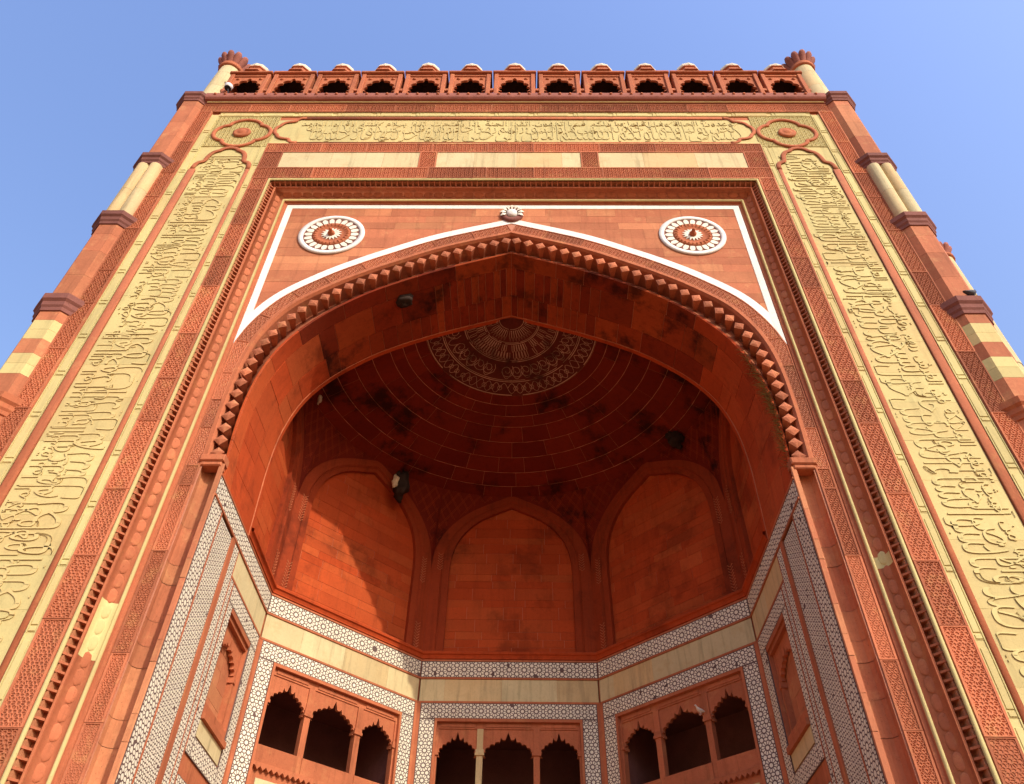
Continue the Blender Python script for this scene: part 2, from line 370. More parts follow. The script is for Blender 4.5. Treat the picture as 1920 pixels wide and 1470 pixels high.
# -------- buff strips with incised cartouches, red fillets, inscription slabs
def strip(part, name, p0, p1, wd, y, m, ln0):
    """strip blocks with a raised tablet leaving a groove round it"""
    d = Vector((p1[0] - p0[0], 0, p1[1] - p0[1])); Lt = d.length; n = max(1, round(Lt / ln0)); ln = Lt / n; d.normalize()
    b = MB(); h = wd / 2
    b.box(-ln / 2 + 0.004, ln / 2 - 0.004, 0, 0.1, -h, h)
    e = 0.10 * wd + 0.02
    b.box(-ln / 2 + 0.18, ln / 2 - 0.18, -0.022, 0.0, -h + e, h - e, 0.008)
    b.box(-ln / 2 + 0.03, -ln / 2 + 0.13, -0.022, 0.0, -h + e, h - e, 0.008)
    b.box(-ln / 2 + 0.004, ln / 2 - 0.004, -0.022, 0.0, -h, -h + e * 0.6); b.box(-ln / 2 + 0.004, ln / 2 - 0.004, -0.022, 0.0, h - e * 0.6, h)
    me = b.d(name); ang = math.atan2(d.z, d.x)
    for i in range(n):
        c = Vector((p0[0], y, p0[1])) + d * ((i + 0.5) * ln)
        put(name, me, m, part, mw=Matrix.Translation(c) @ Matrix.Rotation(-ang, 4, 'Y'))
ZI0, ZI1 = kz(31.62), kz(34.38)
for sg in (-1, 1):
    pt = MB().box(*sorted((sg * kx(9.99), sg * kx(13.04))), F + 0.03, F + 0.09, 0, kz(34.38)).o('frieze_bed', 'redm', G)
    strip(pt, 'strip_block', (sg * kx(12.855), 0.0), (sg * kx(12.855), kz(34.2)), kx(0.33), F, 'buff', 1.62)
    strip(pt, 'strip_block', (sg * kx(10.125), 0.0), (sg * kx(10.125), kz(31.5)), kx(0.24), F, 'buff', 1.62)
pt = MB().box(-kx(10.0), kx(10.0), F + 0.03, F + 0.09, kz(31.5), kz(34.38)).o('frieze_bed', 'redm', G)
strip(pt, 'strip_block', (-kx(12.69), kz(34.2)), (kx(12.69), kz(34.2)), kz(34.36) - kz(34.04), F, 'buff', 1.7)
MB().box(-kx(10.0), kx(10.0), F - 0.02, F + 0.05, kz(31.59), kz(31.76)).o('buff_fillet', 'buff', pt)
# inscription slabs
def slabs(part, p0, p1, wd, y, ln0, m='buff'):
    d = Vector((p1[0] - p0[0], 0, p1[1] - p0[1])); Lt = d.length; d.normalize(); pos = 0
    while pos < Lt - 0.02:
        ln = random.uniform(0.75, 1.25) * ln0
        if Lt - pos - ln < 0.5 * ln0: ln = Lt - pos
        c = (p0[0] + d.x * (pos + ln / 2), p0[1] + d.z * (pos + ln / 2)); hx = ln / 2 if abs(d.x) > .5 else wd / 2; hz = ln / 2 if abs(d.z) > .5 else wd / 2
        MB().box(c[0] - hx + .003, c[0] + hx - .003, y + random.uniform(-.002, .002), y + 0.08, c[1] - hz + .003, c[1] + hz - .003).o('inscription_slab', m, part)
        pos += ln
XI0, XI1 = kx(10.42), kx(12.36); XIC = (XI0 + XI1) / 2
panels = []
for sg, nm in ((-1, 'a'), (1, 'b')):
    p = MB().box(*sorted((sg * XI0, sg * XI1)), F + 0.02, F + 0.06, 0, kz(31.4)).o('inscription_panel', 'buff', G)
    MB().box(*sorted((sg * kx(10.0), sg * kx(12.69))), F + 0.016, F + 0.05, kz(29.5), kz(31.42)).o('panel_ground', 'buff', p)
    slabs(p, (sg * XIC, 0), (sg * XIC, kz(31.4)), XI1 - XI0, F + 0.01, 1.5); panels.append(p)
ptop = MB().box(-kx(10.0), kx(10.0), F + 0.02, F + 0.06, kz(31.76), kz(33.72)).o('inscription_panel', 'buff', G)
slabs(ptop, (-kx(10.0), (kz(31.76) + kz(33.72)) / 2), (kx(10.0), (kz(31.76) + kz(33.72)) / 2), kz(33.72) - kz(31.76), F + 0.01, 1.9)
# carved floral corner fields with quatrefoil rosettes
for sg in (-1, 1):
    cx, cz = sg * kx(11.3), kz(32.52)
    x0, x1 = sorted((sg * kx(9.99), sg * kx(12.67))); z0, z1 = kz(30.0), kz(34.02)
    b = MB(); relief(x0, x1, kz(31.4), z1, 0.34, 0.014, lambda u, v, h: (u, F - 0.005 - h, v), b, margin=0.01, k1=0.80, k2=0.62)
    fl = b.o('floral_field', 'buff', G)
    def quatre(r, ph=0): 
        t = np.linspace(0, 2 * math.pi, 97)[:-1]
        rr = r * (0.80 + 0.20 * np.abs(np.cos(2 * t)) ** 0.7)
        return [(cx + q * math.cos(a_) * 1.03, F - 0.03, cz + q * math.sin(a_) * 1.0) for q, a_ in zip(rr, t)]
    MB().tube(quatre(1.12), 0.085, 8, True, 0.6).o('quatrefoil_moulding', 'redm', fl, True)
    b = MB(); b.lathe([(0.36, 0), (0.36, 0.05), (0.28, 0.09), (0.22, 0.06), (0.15, 0.10), (0.07, 0.13), (0.0, 0.13)], 20, cap=False)
    put('rosette', b.d('rosette', True), 'redm', fl, mw=Matrix.Translation((cx, F - 0.02, cz)) @ Matrix.Rotation(R(90), 4, 'X'))
# red mouldings round the inscription panels: straight runs and lobed heads
def ogee_head(w_, h_):
    """lobed (cusped) pointed head of a panel: half-width w_, height h_; from one spring to the other"""
    half = [(w_ * a_, h_ * b_) for a_, b_ in ((1, 0), (1, .12), (.97, .22), (.90, .30), (.80, .33), (.73, .36), (.70, .44), (.68, .56), (.62, .70), (.52, .80), (.42, .84), (.34, .87), (.28, .93), (.16, .98), (0, 1))]
    return half + [(-x, z) for x, z in half[::-1][1:]]
for sg in (-1, 1):
    b = MB(); wl = (kx(12.51) - kx(10.335)) / 2; xc = sg * (kx(12.51) + kx(10.335)) / 2; z0 = kz(29.55)
    xo, xi = sg * kx(12.51), sg * kx(10.335)
    b.tube([(xo, F - 0.02, 0), (xo, F - 0.02, z0)], 0.145, 8, flat=0.22); b.tube([(xi, F - 0.02, 0), (xi, F - 0.02, z0)], 0.08, 8, flat=0.35)
    b.tube([(xc + x, F - 0.03, z0 + z) for x, z in ogee_head(wl, kz(31.25) - z0)], 0.095, 8, flat=0.35)
    b.o('panel_moulding', 'redm', G, True)
b = MB(); zt, zb = kz(33.84), kz(31.70); hl = (zt - zb) / 2; zc = (zt + zb) / 2; xs = kx(8.85)
b.tube([(-xs, F - 0.02, zt), (xs, F - 0.02, zt)], 0.11, 8, flat=0.3); b.tube([(-xs, F - 0.02, zb), (xs, F - 0.02, zb)], 0.045, 8, flat=0.4)
for sg in (-1, 1):
    b.tube([(sg * (xs + h_), F - 0.03, zc + x) for x, h_ in ogee_head(hl, kx(9.98) - xs)], 0.08, 8, flat=0.35)
b.o('panel_moulding', 'redm', G, True)

# -------- lettering: Quranic verses in relief, words stacked on two levels
FORM = {}
_c = 0xFE80
for ch, n_ in (('ء', 1), ('آ', 2), ('أ', 2), ('ؤ', 2), ('إ', 2), ('ئ', 4), ('ا', 2), ('ب', 4), ('ة', 2), ('ت', 4), ('ث', 4), ('ج', 4), ('ح', 4), ('خ', 4), ('د', 2), ('ذ', 2), ('ر', 2), ('ز', 2), ('س', 4), ('ش', 4), ('ص', 4), ('ض', 4), ('ط', 4), ('ظ', 4), ('ع', 4), ('غ', 4), ('ف', 4), ('ق', 4), ('ك', 4), ('ل', 4), ('م', 4), ('ن', 4), ('ه', 4), ('و', 2), ('ى', 2), ('ي', 4)):
    FORM[ch] = (_c, n_); _c += n_
LAM = {'آ': 0xFEF5, 'أ': 0xFEF7, 'إ': 0xFEF9, 'ا': 0xFEFB}
def shape_word(wd):
    out = []; prev = False; i = 0
    while i < len(wd):
        ch = wd[i]
        if ch == 'ل' and i + 1 < len(wd) and wd[i + 1] in LAM:
            out.append(chr(LAM[wd[i + 1]] + (1 if prev else 0))); prev = False; i += 2; continue
        c, n_ = FORM[ch]; nxt = n_ == 4 and i + 1 < len(wd) and FORM[wd[i + 1]][1] > 1
        out.append(chr(c + ((3 if nxt else 1) if (prev and n_ > 1) else (2 if nxt else 0)))); prev = nxt; i += 1
    return ''.join(out[::-1])
VERSE = ('وسيق الذين اتقوا ربهم إلى الجنة زمرا حتى إذا جاءوها وفتحت أبوابها وقال لهم خزنتها سلام عليكم طبتم فادخلوها خالدين '
         'وقالوا الحمد لله الذي صدقنا وعده وأورثنا الأرض نتبوأ من الجنة حيث نشاء فنعم أجر العاملين '
         'وترى الملائكة حافين من حول العرش يسبحون بحمد ربهم وقضي بينهم بالحق وقيل الحمد لله رب العالمين '
         'إن الذين قالوا ربنا الله ثم استقاموا تتنزل عليهم الملائكة ألا تخافوا ولا تحزنوا وأبشروا بالجنة التي كنتم توعدون '
         'نحن أولياؤكم في الحياة الدنيا وفي الآخرة ولكم فيها ما تشتهي أنفسكم ولكم فيها ما تدعون').split()
_cu = bpy.data.curves.new('script_pen', 'FONT'); _cu.resolution_u = 3; _cu.extrude = 0.03; _cu.offset = -0.014
_to = bpy.data.objects.new('script_pen', _cu); COL.objects.link(_to)
_wc = {}
def word_geo(wd):
    if wd not in _wc:
        _cu.body = shape_word(wd); bpy.context.view_layer.update()
        me = bpy.data.meshes.new_from_object(_to.evaluated_get(bpy.context.evaluated_depsgraph_get()))
        v = np.array([x.co[:] for x in me.vertices]); f = [tuple(p.vertices) for p in me.polygons]; bpy.data.meshes.remove(me); _wc[wd] = (v, f)
    return _wc[wd]
wi = 0
def write_panel(part, Lp, Hp, fn):
    """fills a panel Lp long, Hp high; u runs in the reading direction (right to left)"""
    global wi
    b = MB(); sides = []; pos = [0.0, 0.25, 0.1]; sx = 0.41 * Hp
    rows = ((0.095, 1.2), (0.44, 0.72), (0.74, 0.33))
    while True:
        r = min(range(3), key=lambda q: pos[q])
        v, f = word_geo(VERSE[wi % len(VERSE)]); wid = (v[:, 0].max() - v[:, 0].min()) * sx * (1.0, 0.85, 0.62)[r]
        if pos[r] + wid > Lp: break
        x = pos[r] + (v[:, 0].max() - v[:, 0]) * sx * (1.0, 0.85, 0.62)[r]
        yy = rows[r][0] * Hp + np.where(v[:, 1] > 0, v[:, 1], v[:, 1] * 0.40) * Hp * rows[r][1]
        yy = np.clip(yy, 0.03 * Hp, 0.97 * Hp); jz = random.uniform(0, 0.008)
        b.a([fn(a_, c_, 0.010 + jz + z_ * 0.36) for a_, c_, z_ in zip(x, yy, v[:, 2])], f)
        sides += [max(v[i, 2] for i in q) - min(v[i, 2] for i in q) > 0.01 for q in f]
        pos[r] += wid + (0.05, 0.05, 0.12)[r] * Hp; wi += 1
    o = b.o('lettering', 'buff', part); o.data.materials.append(M['groove'])  # stroke sides carry the painted shadow outline
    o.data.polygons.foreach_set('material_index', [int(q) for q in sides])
    return tag(o, kind='stuff')
# right upright reads upwards, the top right to left, the left upright downwards; letter tops point outwards
write_panel(panels[1], kz(30.6), XI1 - XI0 - 0.1, lambda u, v, h: (XI0 + 0.05 + v, F + 0.01 - h, u + 0.2))
write_panel(ptop, kx(9.45) * 2, kz(33.72) - kz(31.76) - 0.06, lambda u, v, h: (kx(9.45) - u, F + 0.01 - h, kz(31.76) + 0.03 + v))
write_panel(panels[0], kz(30.6), XI1 - XI0 - 0.1, lambda u, v, h: (-XI0 - 0.05 - v, F + 0.01 - h, kz(30.6) - u))
bpy.data.objects.remove(_to); bpy.data.curves.remove(_cu)

# -------- stepped frame mouldings (three-sided sweep)
def sweep(prof, name, m, part, smooth=False):
    pts = []
    for a_, y in prof:
        pts.append([(-(XM - a_), y, 0), (-(XM - a_), y, ZM - a_), (XM - a_, y, ZM - a_), (XM - a_, y, 0)])
    v = [p for row in pts for p in row]; f = []
    for i in range(len(prof) - 1):
        for j in range(3): f.append((i * 4 + j, i * 4 + j + 1, (i + 1) * 4 + j + 1, (i + 1) * 4 + j))
    return add(name, v, f, m, part, smooth)
def arcp(c, r, a0, a1, n=6, ry=None):
    return [(c[0] + r * math.cos(R(a0 + (a1 - a0) * i / n)), c[1] + (ry or r) * math.sin(R(a0 + (a1 - a0) * i / n))) for i in range(n + 1)]
fr = sweep([(0, F + 0.08), (0.0, F + 0.01), (0.0, -0.62), (0.09, -0.42), (0.24, -0.34), (0.24, -0.50), (0.29, -0.49), (0.29, -0.44)], 'frame_moulding', 'redm', G)
sweep(arcp((0.05, F + 0.0), 0.05, 180, 360, 8), 'buff_roll', 'buff', fr, True)
sweep(arcp((0.55, -0.44), 0.26, 180, 90, 7, 0.30) + [(0.56, -0.14)], 'cavetto', 'redm', fr, True)
sweep(arcp((0.59, -0.12), 0.045, 180, 360, 8, 0.055), 'buff_roll', 'buff', fr, True)
sweep([(0.635, -0.12), (0.645, -0.05), (0.72, -0.045), (0.735, 0.02), (0.80, 0.03)], 'inner_fillet', 'redm', fr)
# dentils: sawtooth blocks in the undercut
b = MB()
def dentil(p, d):
    t, nrm = Vector(d), Vector((-d[1], d[0]))     # direction along, inwards
    hw = 0.024
    q = []
    for s, a_, y in ((-hw, 0.095, -0.655), (hw, 0.095, -0.655), (hw, 0.23, -0.52), (-hw, 0.23, -0.52), (-hw, 0.095, -0.40), (hw, 0.095, -0.40), (hw, 0.23, -0.33), (-hw, 0.23, -0.33)):
        x = p[0] + t.x * s + nrm.x * a_; z = p[1] + t.y * s + nrm.y * a_; q.append((x, y, z))
    b.a(q, [(0, 1, 2, 3), (0, 4, 5, 1), (1, 5, 6, 2), (2, 6, 7, 3), (3, 7, 4, 0)])
z = 0.2
while z < ZM - 0.2: dentil((-XM, z), (0, -1)); dentil((XM, z), (0, 1)); z += 0.19
x = -XM + 0.25
while x < XM - 0.2: dentil((x, ZM), (-1, 0)); x += 0.20
tag(b.o('dentil_course', 'redm', fr), kind='stuff')
# tongue ornaments in the cavetto
def tongue_mesh():
    b = MB(); n, m_ = 8, 4; v = []; f = []
    for i in range(m_ + 1):
        ph = math.pi / 2 * i / m_
        for j in range(n): 
            t = 2 * math.pi * j / n; v.append((0.185 * math.cos(t) * math.cos(ph), -0.016 * math.sin(ph) ** .7, 0.125 * math.sin(t) * math.cos(ph)))
    for i in range(m_):
        for j in range(n): f.append((i * n + j, i * n + (j + 1) % n, (i + 1) * n + (j + 1) % n, (i + 1) * n + j))
    b.a(v, f); return b.d('tongue', True)
TM = tongue_mesh()
def tongue(c, along):
    # the cavetto's face looks outwards and inwards at 45 degrees
    t = Vector(along); nrm = Vector((-t.z, 0, t.x))
    face = (Vector((0, -1, 0)) * 0.75 + nrm * 0.65).normalized(); w3 = face.cross(t)
    mw = Matrix((( t.x, -face.x, w3.x, c[0]), (t.y, -face.y, w3.y, c[1]), (t.z, -face.z, w3.z, c[2]), (0, 0, 0, 1)))
    bf = any(c[0] * q[0] > 0 and q[1] < c[2] < q[2] and abs(t.z) > .5 for q in REP)
    put('tongue', TMB if bf else TM, 'buff' if bf else 'redm', fr, mw=mw)
def repair(sg, z0, z1):
    pr = [(a_ + 0.004, y - 0.004) for a_, y in arcp((0.55, -0.44), 0.26, 180, 90, 7, 0.30)]; n = len(pr)
    add('repair_stone', [(sg * (XM - a_), y, z) for z in (z0, z1) for a_, y in pr], [(i, i + 1, n + i + 1, n + i) for i in range(n - 1)], 'buff', fr, True)
REP = ((-1, 9.4, 10.75), (1, 11.8, 12.1))
for q in REP: repair(*q)
TMB = TM.copy(); TMB.materials.clear()
z = 5.2; ac, yc_ = 0.375, -0.235
while z < ZM - 0.6: tongue((-(XM - ac), yc_, z), (0, 0, -1)); tongue((XM - ac, yc_, z), (0, 0, 1)); z += 0.38
x = -XM + 0.7
while x < XM - 0.5: tongue((x, yc_, ZM - ac), (-1, 0, 0)); x += 0.38

# -------- spandrels
def arch_z(c, x):
    x = abs(x); o = np.argsort(c[:, 0]); return float(np.interp(x, c[o, 0], c[o, 1]))
FX, FZ, FW = 8.42, 27.54, 0.23
def ring_strip(c0, c1, y0, y1, name, m, part, smooth=True):
    """surface between two right-half curves with equal sampling, mirrored to the left"""
    v = []; f = []
    a_ = [(x, y0, z) for x, z in c0] + [(-x, y0, z) for x, z in c0[::-1][1:]]; d_ = [(x, y1, z) for x, z in c1] + [(-x, y1, z) for x, z in c1[::-1][1:]]
    n = len(a_); v = a_ + d_
    f = [(i, i + 1, n + i + 1, n + i) for i in range(n - 1)]
    return add(name, v, f, m, part, smooth)
# bed of the spandrels: everything between the arch and the stepped frame
bed = C_IN - N_IN * 0.05; bed[-1, 0] = 0
bed = np.vstack([[8.0, 0], bed]); qs = []
for x, z in bed:
    if z < 18: qs.append((9.1, z))
    else:
        d = np.array((x, z - 14)); t = min(9.1 / max(d[0], 1e-6), (28.4 - 14) / d[1]); qs.append((d[0] * t, 14 + d[1] * t))
ci = int(np.argmin([abs(q[0] - 9.1) + abs(q[1] - 28.4) for q in qs])); qs[ci] = (9.1, 28.4)
sp = ring_strip(bed, np.array(qs), 0.010, 0.010, 'spandrel', 'mortar', G, False)
z = FZ - FW; courses = []
while z > 20.6:
    h = random.choice((0.42, 0.5, 0.56, 0.62)); courses.append((max(z - h, 20.6), z)); z -= h
XR = FX - FW
for z0, z1 in courses:
    xs = [-XR]
    while xs[-1] < XR - 0.9: xs.append(min(XR, xs[-1] + random.uniform(1.0, 2.6)))
    xs[-1] = XR
    for a_, b_ in zip(xs[:-1], xs[1:]):
        a2, b2 = a_ + 0.004, b_ - 0.004; zz0, zz1 = z0 + 0.004, z1 - 0.004
        px = np.linspace(a2, b2, 26); lo = np.array([max(zz0, arch_z(W_OUT, x_) - 0.03) for x_ in px])
        ok = lo < zz1 - 0.02
        if not ok.any(): continue
        # contiguous runs
        i = 0
        while i < len(px):
            if not ok[i]: i += 1; continue
            j = i
            while j + 1 < len(px) and ok[j + 1]: j += 1
            if j > i:
                y = random.uniform(-0.005, 0.004); q = list(zip(px[i:j + 1], lo[i:j + 1])); n = len(q)
                v = [(x_, y, z_) for x_, z_ in q] + [(x_, y, zz1) for x_, _ in q] + [(x_, 0.05, z_) for x_, z_ in q] + [(x_, 0.05, zz1) for x_, _ in q]
                f = [(k, k + 1, n + k + 1, n + k) for k in range(n - 1)] + [(2 * n + k, 2 * n + k + 1, k + 1, k) for k in range(n - 1)] + [(n + k, n + k + 1, 3 * n + k + 1, 3 * n + k) for k in range(n - 1)]
                f += [(0, n, 3 * n, 2 * n), (n - 1, 3 * n - 1, 4 * n - 1, 2 * n - 1)]
                add('spandrel_stone', v, f, 'red', sp)
            i = j + 1
# white marble frame and arch band, in lengths
mf = MB().box(-FX + 0.02, FX - 0.02, 0.0, 0.03, FZ - FW + 0.02, FZ - 0.02).o('marble_frame', 'marble', G)
x = -FX
while x < FX - 0.05:
    x2 = min(FX, x + random.uniform(1.6, 2.8)); x2 = FX if FX - x2 < 0.8 else x2
    MB().box(x + .003, x2 - .003, -0.014, 0.03, FZ - FW, FZ).o('marble_strip', 'marble', mf); x = x2
for sg in (-1, 1):
    z = FZ - FW; zend = arch_z(W_OUT, XR)
    while z > zend + 0.02:
        z2 = max(zend, z - random.uniform(1.3, 2.2)); z2 = zend if z2 - zend < 0.7 else z2
        MB().box(*sorted((sg * XR, sg * FX)), -0.014, 0.03, z2 + .003, z - .003).o('marble_strip', 'marble', mf); z = z2
    # the pointed foot of the frame, cut by the arch
    zo = arch_z(W_IN, FX - 0.02)
    v = [(sg * XR, -0.014, zend), (sg * FX, -0.014, zend), (sg * FX, -0.014, zo), (sg * XR, -0.014, arch_z(W_IN, XR))]
    add('marble_strip', v + [(a_, 0.03, c_) for a_, _, c_ in v], [(0, 1, 2, 3), (4, 7, 6, 5), (0, 4, 5, 1), (1, 5, 6, 2), (2, 6, 7, 3), (3, 7, 4, 0)], 'marble', mf)
def resample(c, n):
    s = np.r_[0, np.cumsum(np.linalg.norm(np.diff(c, axis=0), axis=1))]; q = np.linspace(0, s[-1], n + 1)
    return np.stack([np.interp(q, s, c[:, 0]), np.interp(q, s, c[:, 1])], 1)
wi_, wo_ = W_IN[W_IN[:, 0] < XR], W_OUT[W_OUT[:, 0] < XR]
wi_ = resample(np.vstack([[XR, arch_z(W_IN, XR)], wi_]), 72); wo_ = resample(np.vstack([[XR, arch_z(W_OUT, XR)], wo_]), 72)
for sg in (-1, 1):
    for k in range(0, 72, 9):
        a_, b_ = wi_[k:k + 10], wo_[k:k + 10]; n = len(a_)
        v = [(sg * x, -0.014, z) for x, z in a_] + [(sg * x, -0.014, z) for x, z in b_] + [(sg * x, 0.03, z) for x, z in a_] + [(sg * x, 0.03, z) for x, z in b_]
        f = [(i, i + 1, n + i + 1, n + i) for i in range(n - 1)] + [(i, 2 * n + i, 2 * n + i + 1, i + 1) for i in range(n - 1)] + [(n + i, n + i + 1, 3 * n + i + 1, 3 * n + i) for i in range(n - 1)]
        add('marble_strip', v, f, 'marble', mf)

# medallions in the spandrels
def ring_relief(r0, r1, y0, y1, n=40):
    b = MB(); b.lathe([(r0, 0.0), (r0, y0), (r1, y1), (r1, 0.0)], n, cap=False); return b
for sg in (-1, 1):
    e = MB().lathe([(1.16, 0.0), (1.16, 0.02), (0.0, 0.02)], 40, cap=False)
    med = put('medallion', e.d('medallion'), 'dark', G, mw=Matrix.Translation((sg * 6.42, -0.012, 25.56)) @ Matrix.Rotation(R(90), 4, 'X'))
    b = MB().lathe([(1.00, 0.015), (1.00, 0.045), (1.18, 0.045), (1.18, 0.0)], 48, cap=False); b.o('marble_ring', 'marble', med, True)
    pm = MB()
    prof = [(0.70, -0.075), (0.78, -0.088), (0.88, -0.092), (0.945, -0.055), (0.975, 0), (0.945, 0.055), (0.88, 0.092), (0.78, 0.088), (0.70, 0.075)]
    pm.a([(x, y, 0.042) for x, y in prof] + [(x, y, 0.01) for x, y in prof], [tuple(range(9))] + [(i, 9 + i, 9 + (i + 1) % 9, (i + 1) % 9) for i in range(9)])
    pmd = pm.d('petal')
    for k in range(22): put('petal', pmd, 'tile', med, mw=Matrix.Rotation(2 * math.pi * k / 22, 4, 'Z'))
    b = MB().lathe([(0.68, 0.02), (0.66, 0.06), (0.60, 0.08), (0.52, 0.07), (0.46, 0.035), (0.40, 0.035), (0.0, 0.035)], 40, cap=False); b.o('bowl', 'redm', med, True)
    tooth = MB()
    tooth.a([(0.50, -0.030, 0.065), (0.60, -0.035, 0.09), (0.68, 0, 0.055), (0.60, 0.035, 0.09), (0.50, 0.030, 0.065), (0.59, 0, 0.12)], [(0, 1, 5), (1, 2, 5), (2, 3, 5), (3, 4, 5), (4, 0, 5)])
    td = tooth.d('leaf')
    for k in range(26): put('leaf', td, 'redm', med, mw=Matrix.Rotation(2 * math.pi * k / 26, 4, 'Z'))
    fl = MB()
    fl.a([(0.12, -0.03, 0.055), (0.26, -0.045, 0.07), (0.38, 0, 0.048), (0.26, 0.045, 0.07), (0.12, 0.03, 0.055)], [(0, 1, 2, 3, 4)])
    fd = fl.d('flower_petal')
    for k in range(16): put('flower_petal', fd, 'tile', med, mw=Matrix.Rotation(2 * math.pi * k / 16, 4, 'Z'))
    MB().lathe([(0.13, 0.05), (0.13, 0.12), (0.08, 0.17), (0.06, 0.22), (0.07, 0.26), (0.03, 0.30), (0.0, 0.31)], 12, cap=False).o('boss', 'redm', med, True)
# lotus finial above the crown
e = MB().lathe([(0.42, 0.0), (0.42, 0.05), (0.34, 0.10), (0.24, 0.08)], 24, cap=False)
fin = put('lotus_finial', e.d('lotus_finial', True), 'dark', G, mw=Matrix.Translation((0, -0.02, 26.88)) @ Matrix.Rotation(R(90), 4, 'X') @ Matrix.Diagonal((1, 1.15, 1, 1)))
MB().lathe([(0.20, 0.03), (0.19, 0.12), (0.10, 0.16), (0.0, 0.17)], 20, cap=False).o('marble_boss', 'marble', fin, True)
pm = MB(); pm.a([(0.22, -0.02, 0.10), (0.34, -0.07, 0.14), (0.46, 0, 0.09), (0.34, 0.07, 0.14), (0.22, 0.02, 0.10)], [(0, 1, 2, 3, 4)]); pd_ = pm.d('lotus_petal')
for k in range(9):
    put('lotus_petal', pd_, 'tile' if k != 4 else 'redm', fin, mw=Matrix.Rotation(R(-20 + 27.5 * k), 4, 'Z'))

# -------- carved band along the arch and down the jambs
ab = ring_strip(C_IN, C_IN + N_IN * 0.02, 0.0, 0.0, 'arch_band', 'redc', G)
s_in = np.r_[0, np.cumsum(np.linalg.norm(np.diff(C_IN, axis=0), axis=1))]
def on_arch(u, v, sg):
    x = np.interp(u, s_in, C_IN[:, 0]); z = np.interp(u, s_in, C_IN[:, 1]); nx = np.interp(u, s_in, N_IN[:, 0]); nz = np.interp(u, s_in, N_IN[:, 1])
    wd = 0.47
    if nx > 0.3: wd = min(0.47, max(0.30, (8.41 - x) / nx)) if x + nx * .47 > 8.41 else 0.47
    q = v * wd; X, Z = x + nx * q, z + nz * q
    return sg * max(X, 0.0), Z
for sg in (-1, 1):
    u = 0.0; Lt = s_in[-1]
    while u < Lt - 0.02:
        u2 = min(Lt, u + random.uniform(0.95, 1.5)); u2 = Lt if Lt - u2 < 0.5 else u2
        b = MB()
        def fn(p, q, h, sg=sg):
            X, Z = on_arch(p, q / 0.47, sg); return (X, -0.004 - h, Z)
        relief(u + .004, u2 - .004, 0.0, 0.47, 0.26, 0.018, fn, b, margin=0.035, oy=0.23)
        b.o('carved_voussoir', 'redc', ab); u = u2
RB2 = {}
for sg in (-1, 1):
    jb = MB().box(*sorted((sg * 8.03, sg * 8.43)), 0.004, 0.3, 0, 14.9).o('jamb_band', 'redc', G)
    run_blocks(jb, 'carved_block', (sg * 8.215, 0.05), (sg * 8.215, 14.9), 0.40, 0.24, -0.01, 'redc', (2.0, 1.5, 2.6), RB2)
    # plain nook and edge fillet between the band and the reveal
    nk = MB()
    prof = [(8.0, 0.0), (8.0, 0.22), (7.93, 0.32), (7.80, 0.36), (7.62, 0.34), (7.54, 0.22), (7.54, 0.03), (7.52, 0.0), (7.41, 0.0), (7.39, 0.03)]
    zz = [0]
    while zz[-1] < 14.2: zz.append(zz[-1] + random.uniform(0.5, 1.3))
    zz[-1] = 14.97
    jn = MB().box(*sorted((sg * 7.42, sg * 8.1)), 0.38, 0.5, 0, 14.64).o('jamb_nook', 'mortar', G)
    for z0, z1 in zip(zz[:-1], zz[1:]):
        o = random.uniform(-0.008, 0.004)
        v = [(sg * x_, y_ + o, z_) for z_ in (z0 + .006, z1 - .006) for x_, y_ in prof]
        add('jamb_stone', v, [(i, i + 1, 10 + i + 1, 10 + i) for i in range(9)], 'red', jn)

# -------- fringe of lotus buds along the intrados
fg = ring_strip(C_IN, C_IN - N_IN * 0.10, -0.02, -0.03, 'arch_moulding', 'redm', G)
inner = C_IN - N_IN * 0.10; inner[-1, 0] = 0
mid = C_IN - N_IN * 0.16; mid[-1, 0] = 0
ring_strip(inner, mid, -0.03, 0.06, 'fringe_bed', 'redm', fg)
deep = mid * 0.88 + S_C * 0.12; deep[-1, 0] = 0; lip = mid * 0.16 + S_C * 0.84; lip[-1, 0] = 0
ring_strip(mid, deep, 0.06, 0.66, 'fringe_bed', 'redc', fg); ring_strip(deep, lip, 0.66, 0.34, 'fringe_bed', 'redc', fg); ring_strip(lip, S_C, 0.34, 0.29, 'fringe_bed', 'redc', fg)
def bud_mesh():
    b = MB()
    # a diamond face with a pointed relief, tapering back to a stem; x along the arch, z towards the opening, -y front
    b.a([(-0.178, -0.02, 0), (0, -0.02, 0.168), (0.178, -0.02, 0), (0, -0.02, -0.168),
         (-0.09, -0.042, 0.005), (0, -0.045, 0.085), (0.09, -0.042, 0.005), (0, -0.045, -0.075), (0, -0.052, 0.005),
         (-0.14, 0.08, 0), (0, 0.09, 0.13), (0.14, 0.08, 0), (0, 0.08, -0.14), (-0.07, 0.40, -0.06), (0, 0.38, 0.03), (0.07, 0.40, -0.06), (0, 0.44, -0.15)],
        [(0, 1, 5, 4), (1, 2, 6, 5), (2, 3, 7, 6), (3, 0, 4, 7), (4, 5, 8), (5, 6, 8), (6, 7, 8), (7, 4, 8),
         (0, 9, 10, 1), (1, 10, 11, 2), (2, 11, 12, 3), (3, 12, 9, 0), (9, 13, 14, 10), (10, 14, 15, 11), (11, 15, 16, 12), (12, 16, 13, 9), (13, 16, 15, 14)])
    return b.d('lotus_bud')
BM = bud_mesh()
bm_c = mid * 0.56 + S_C * 0.44; s_b = np.r_[0, np.cumsum(np.linalg.norm(np.diff(bm_c, axis=0), axis=1))]
nb = 32
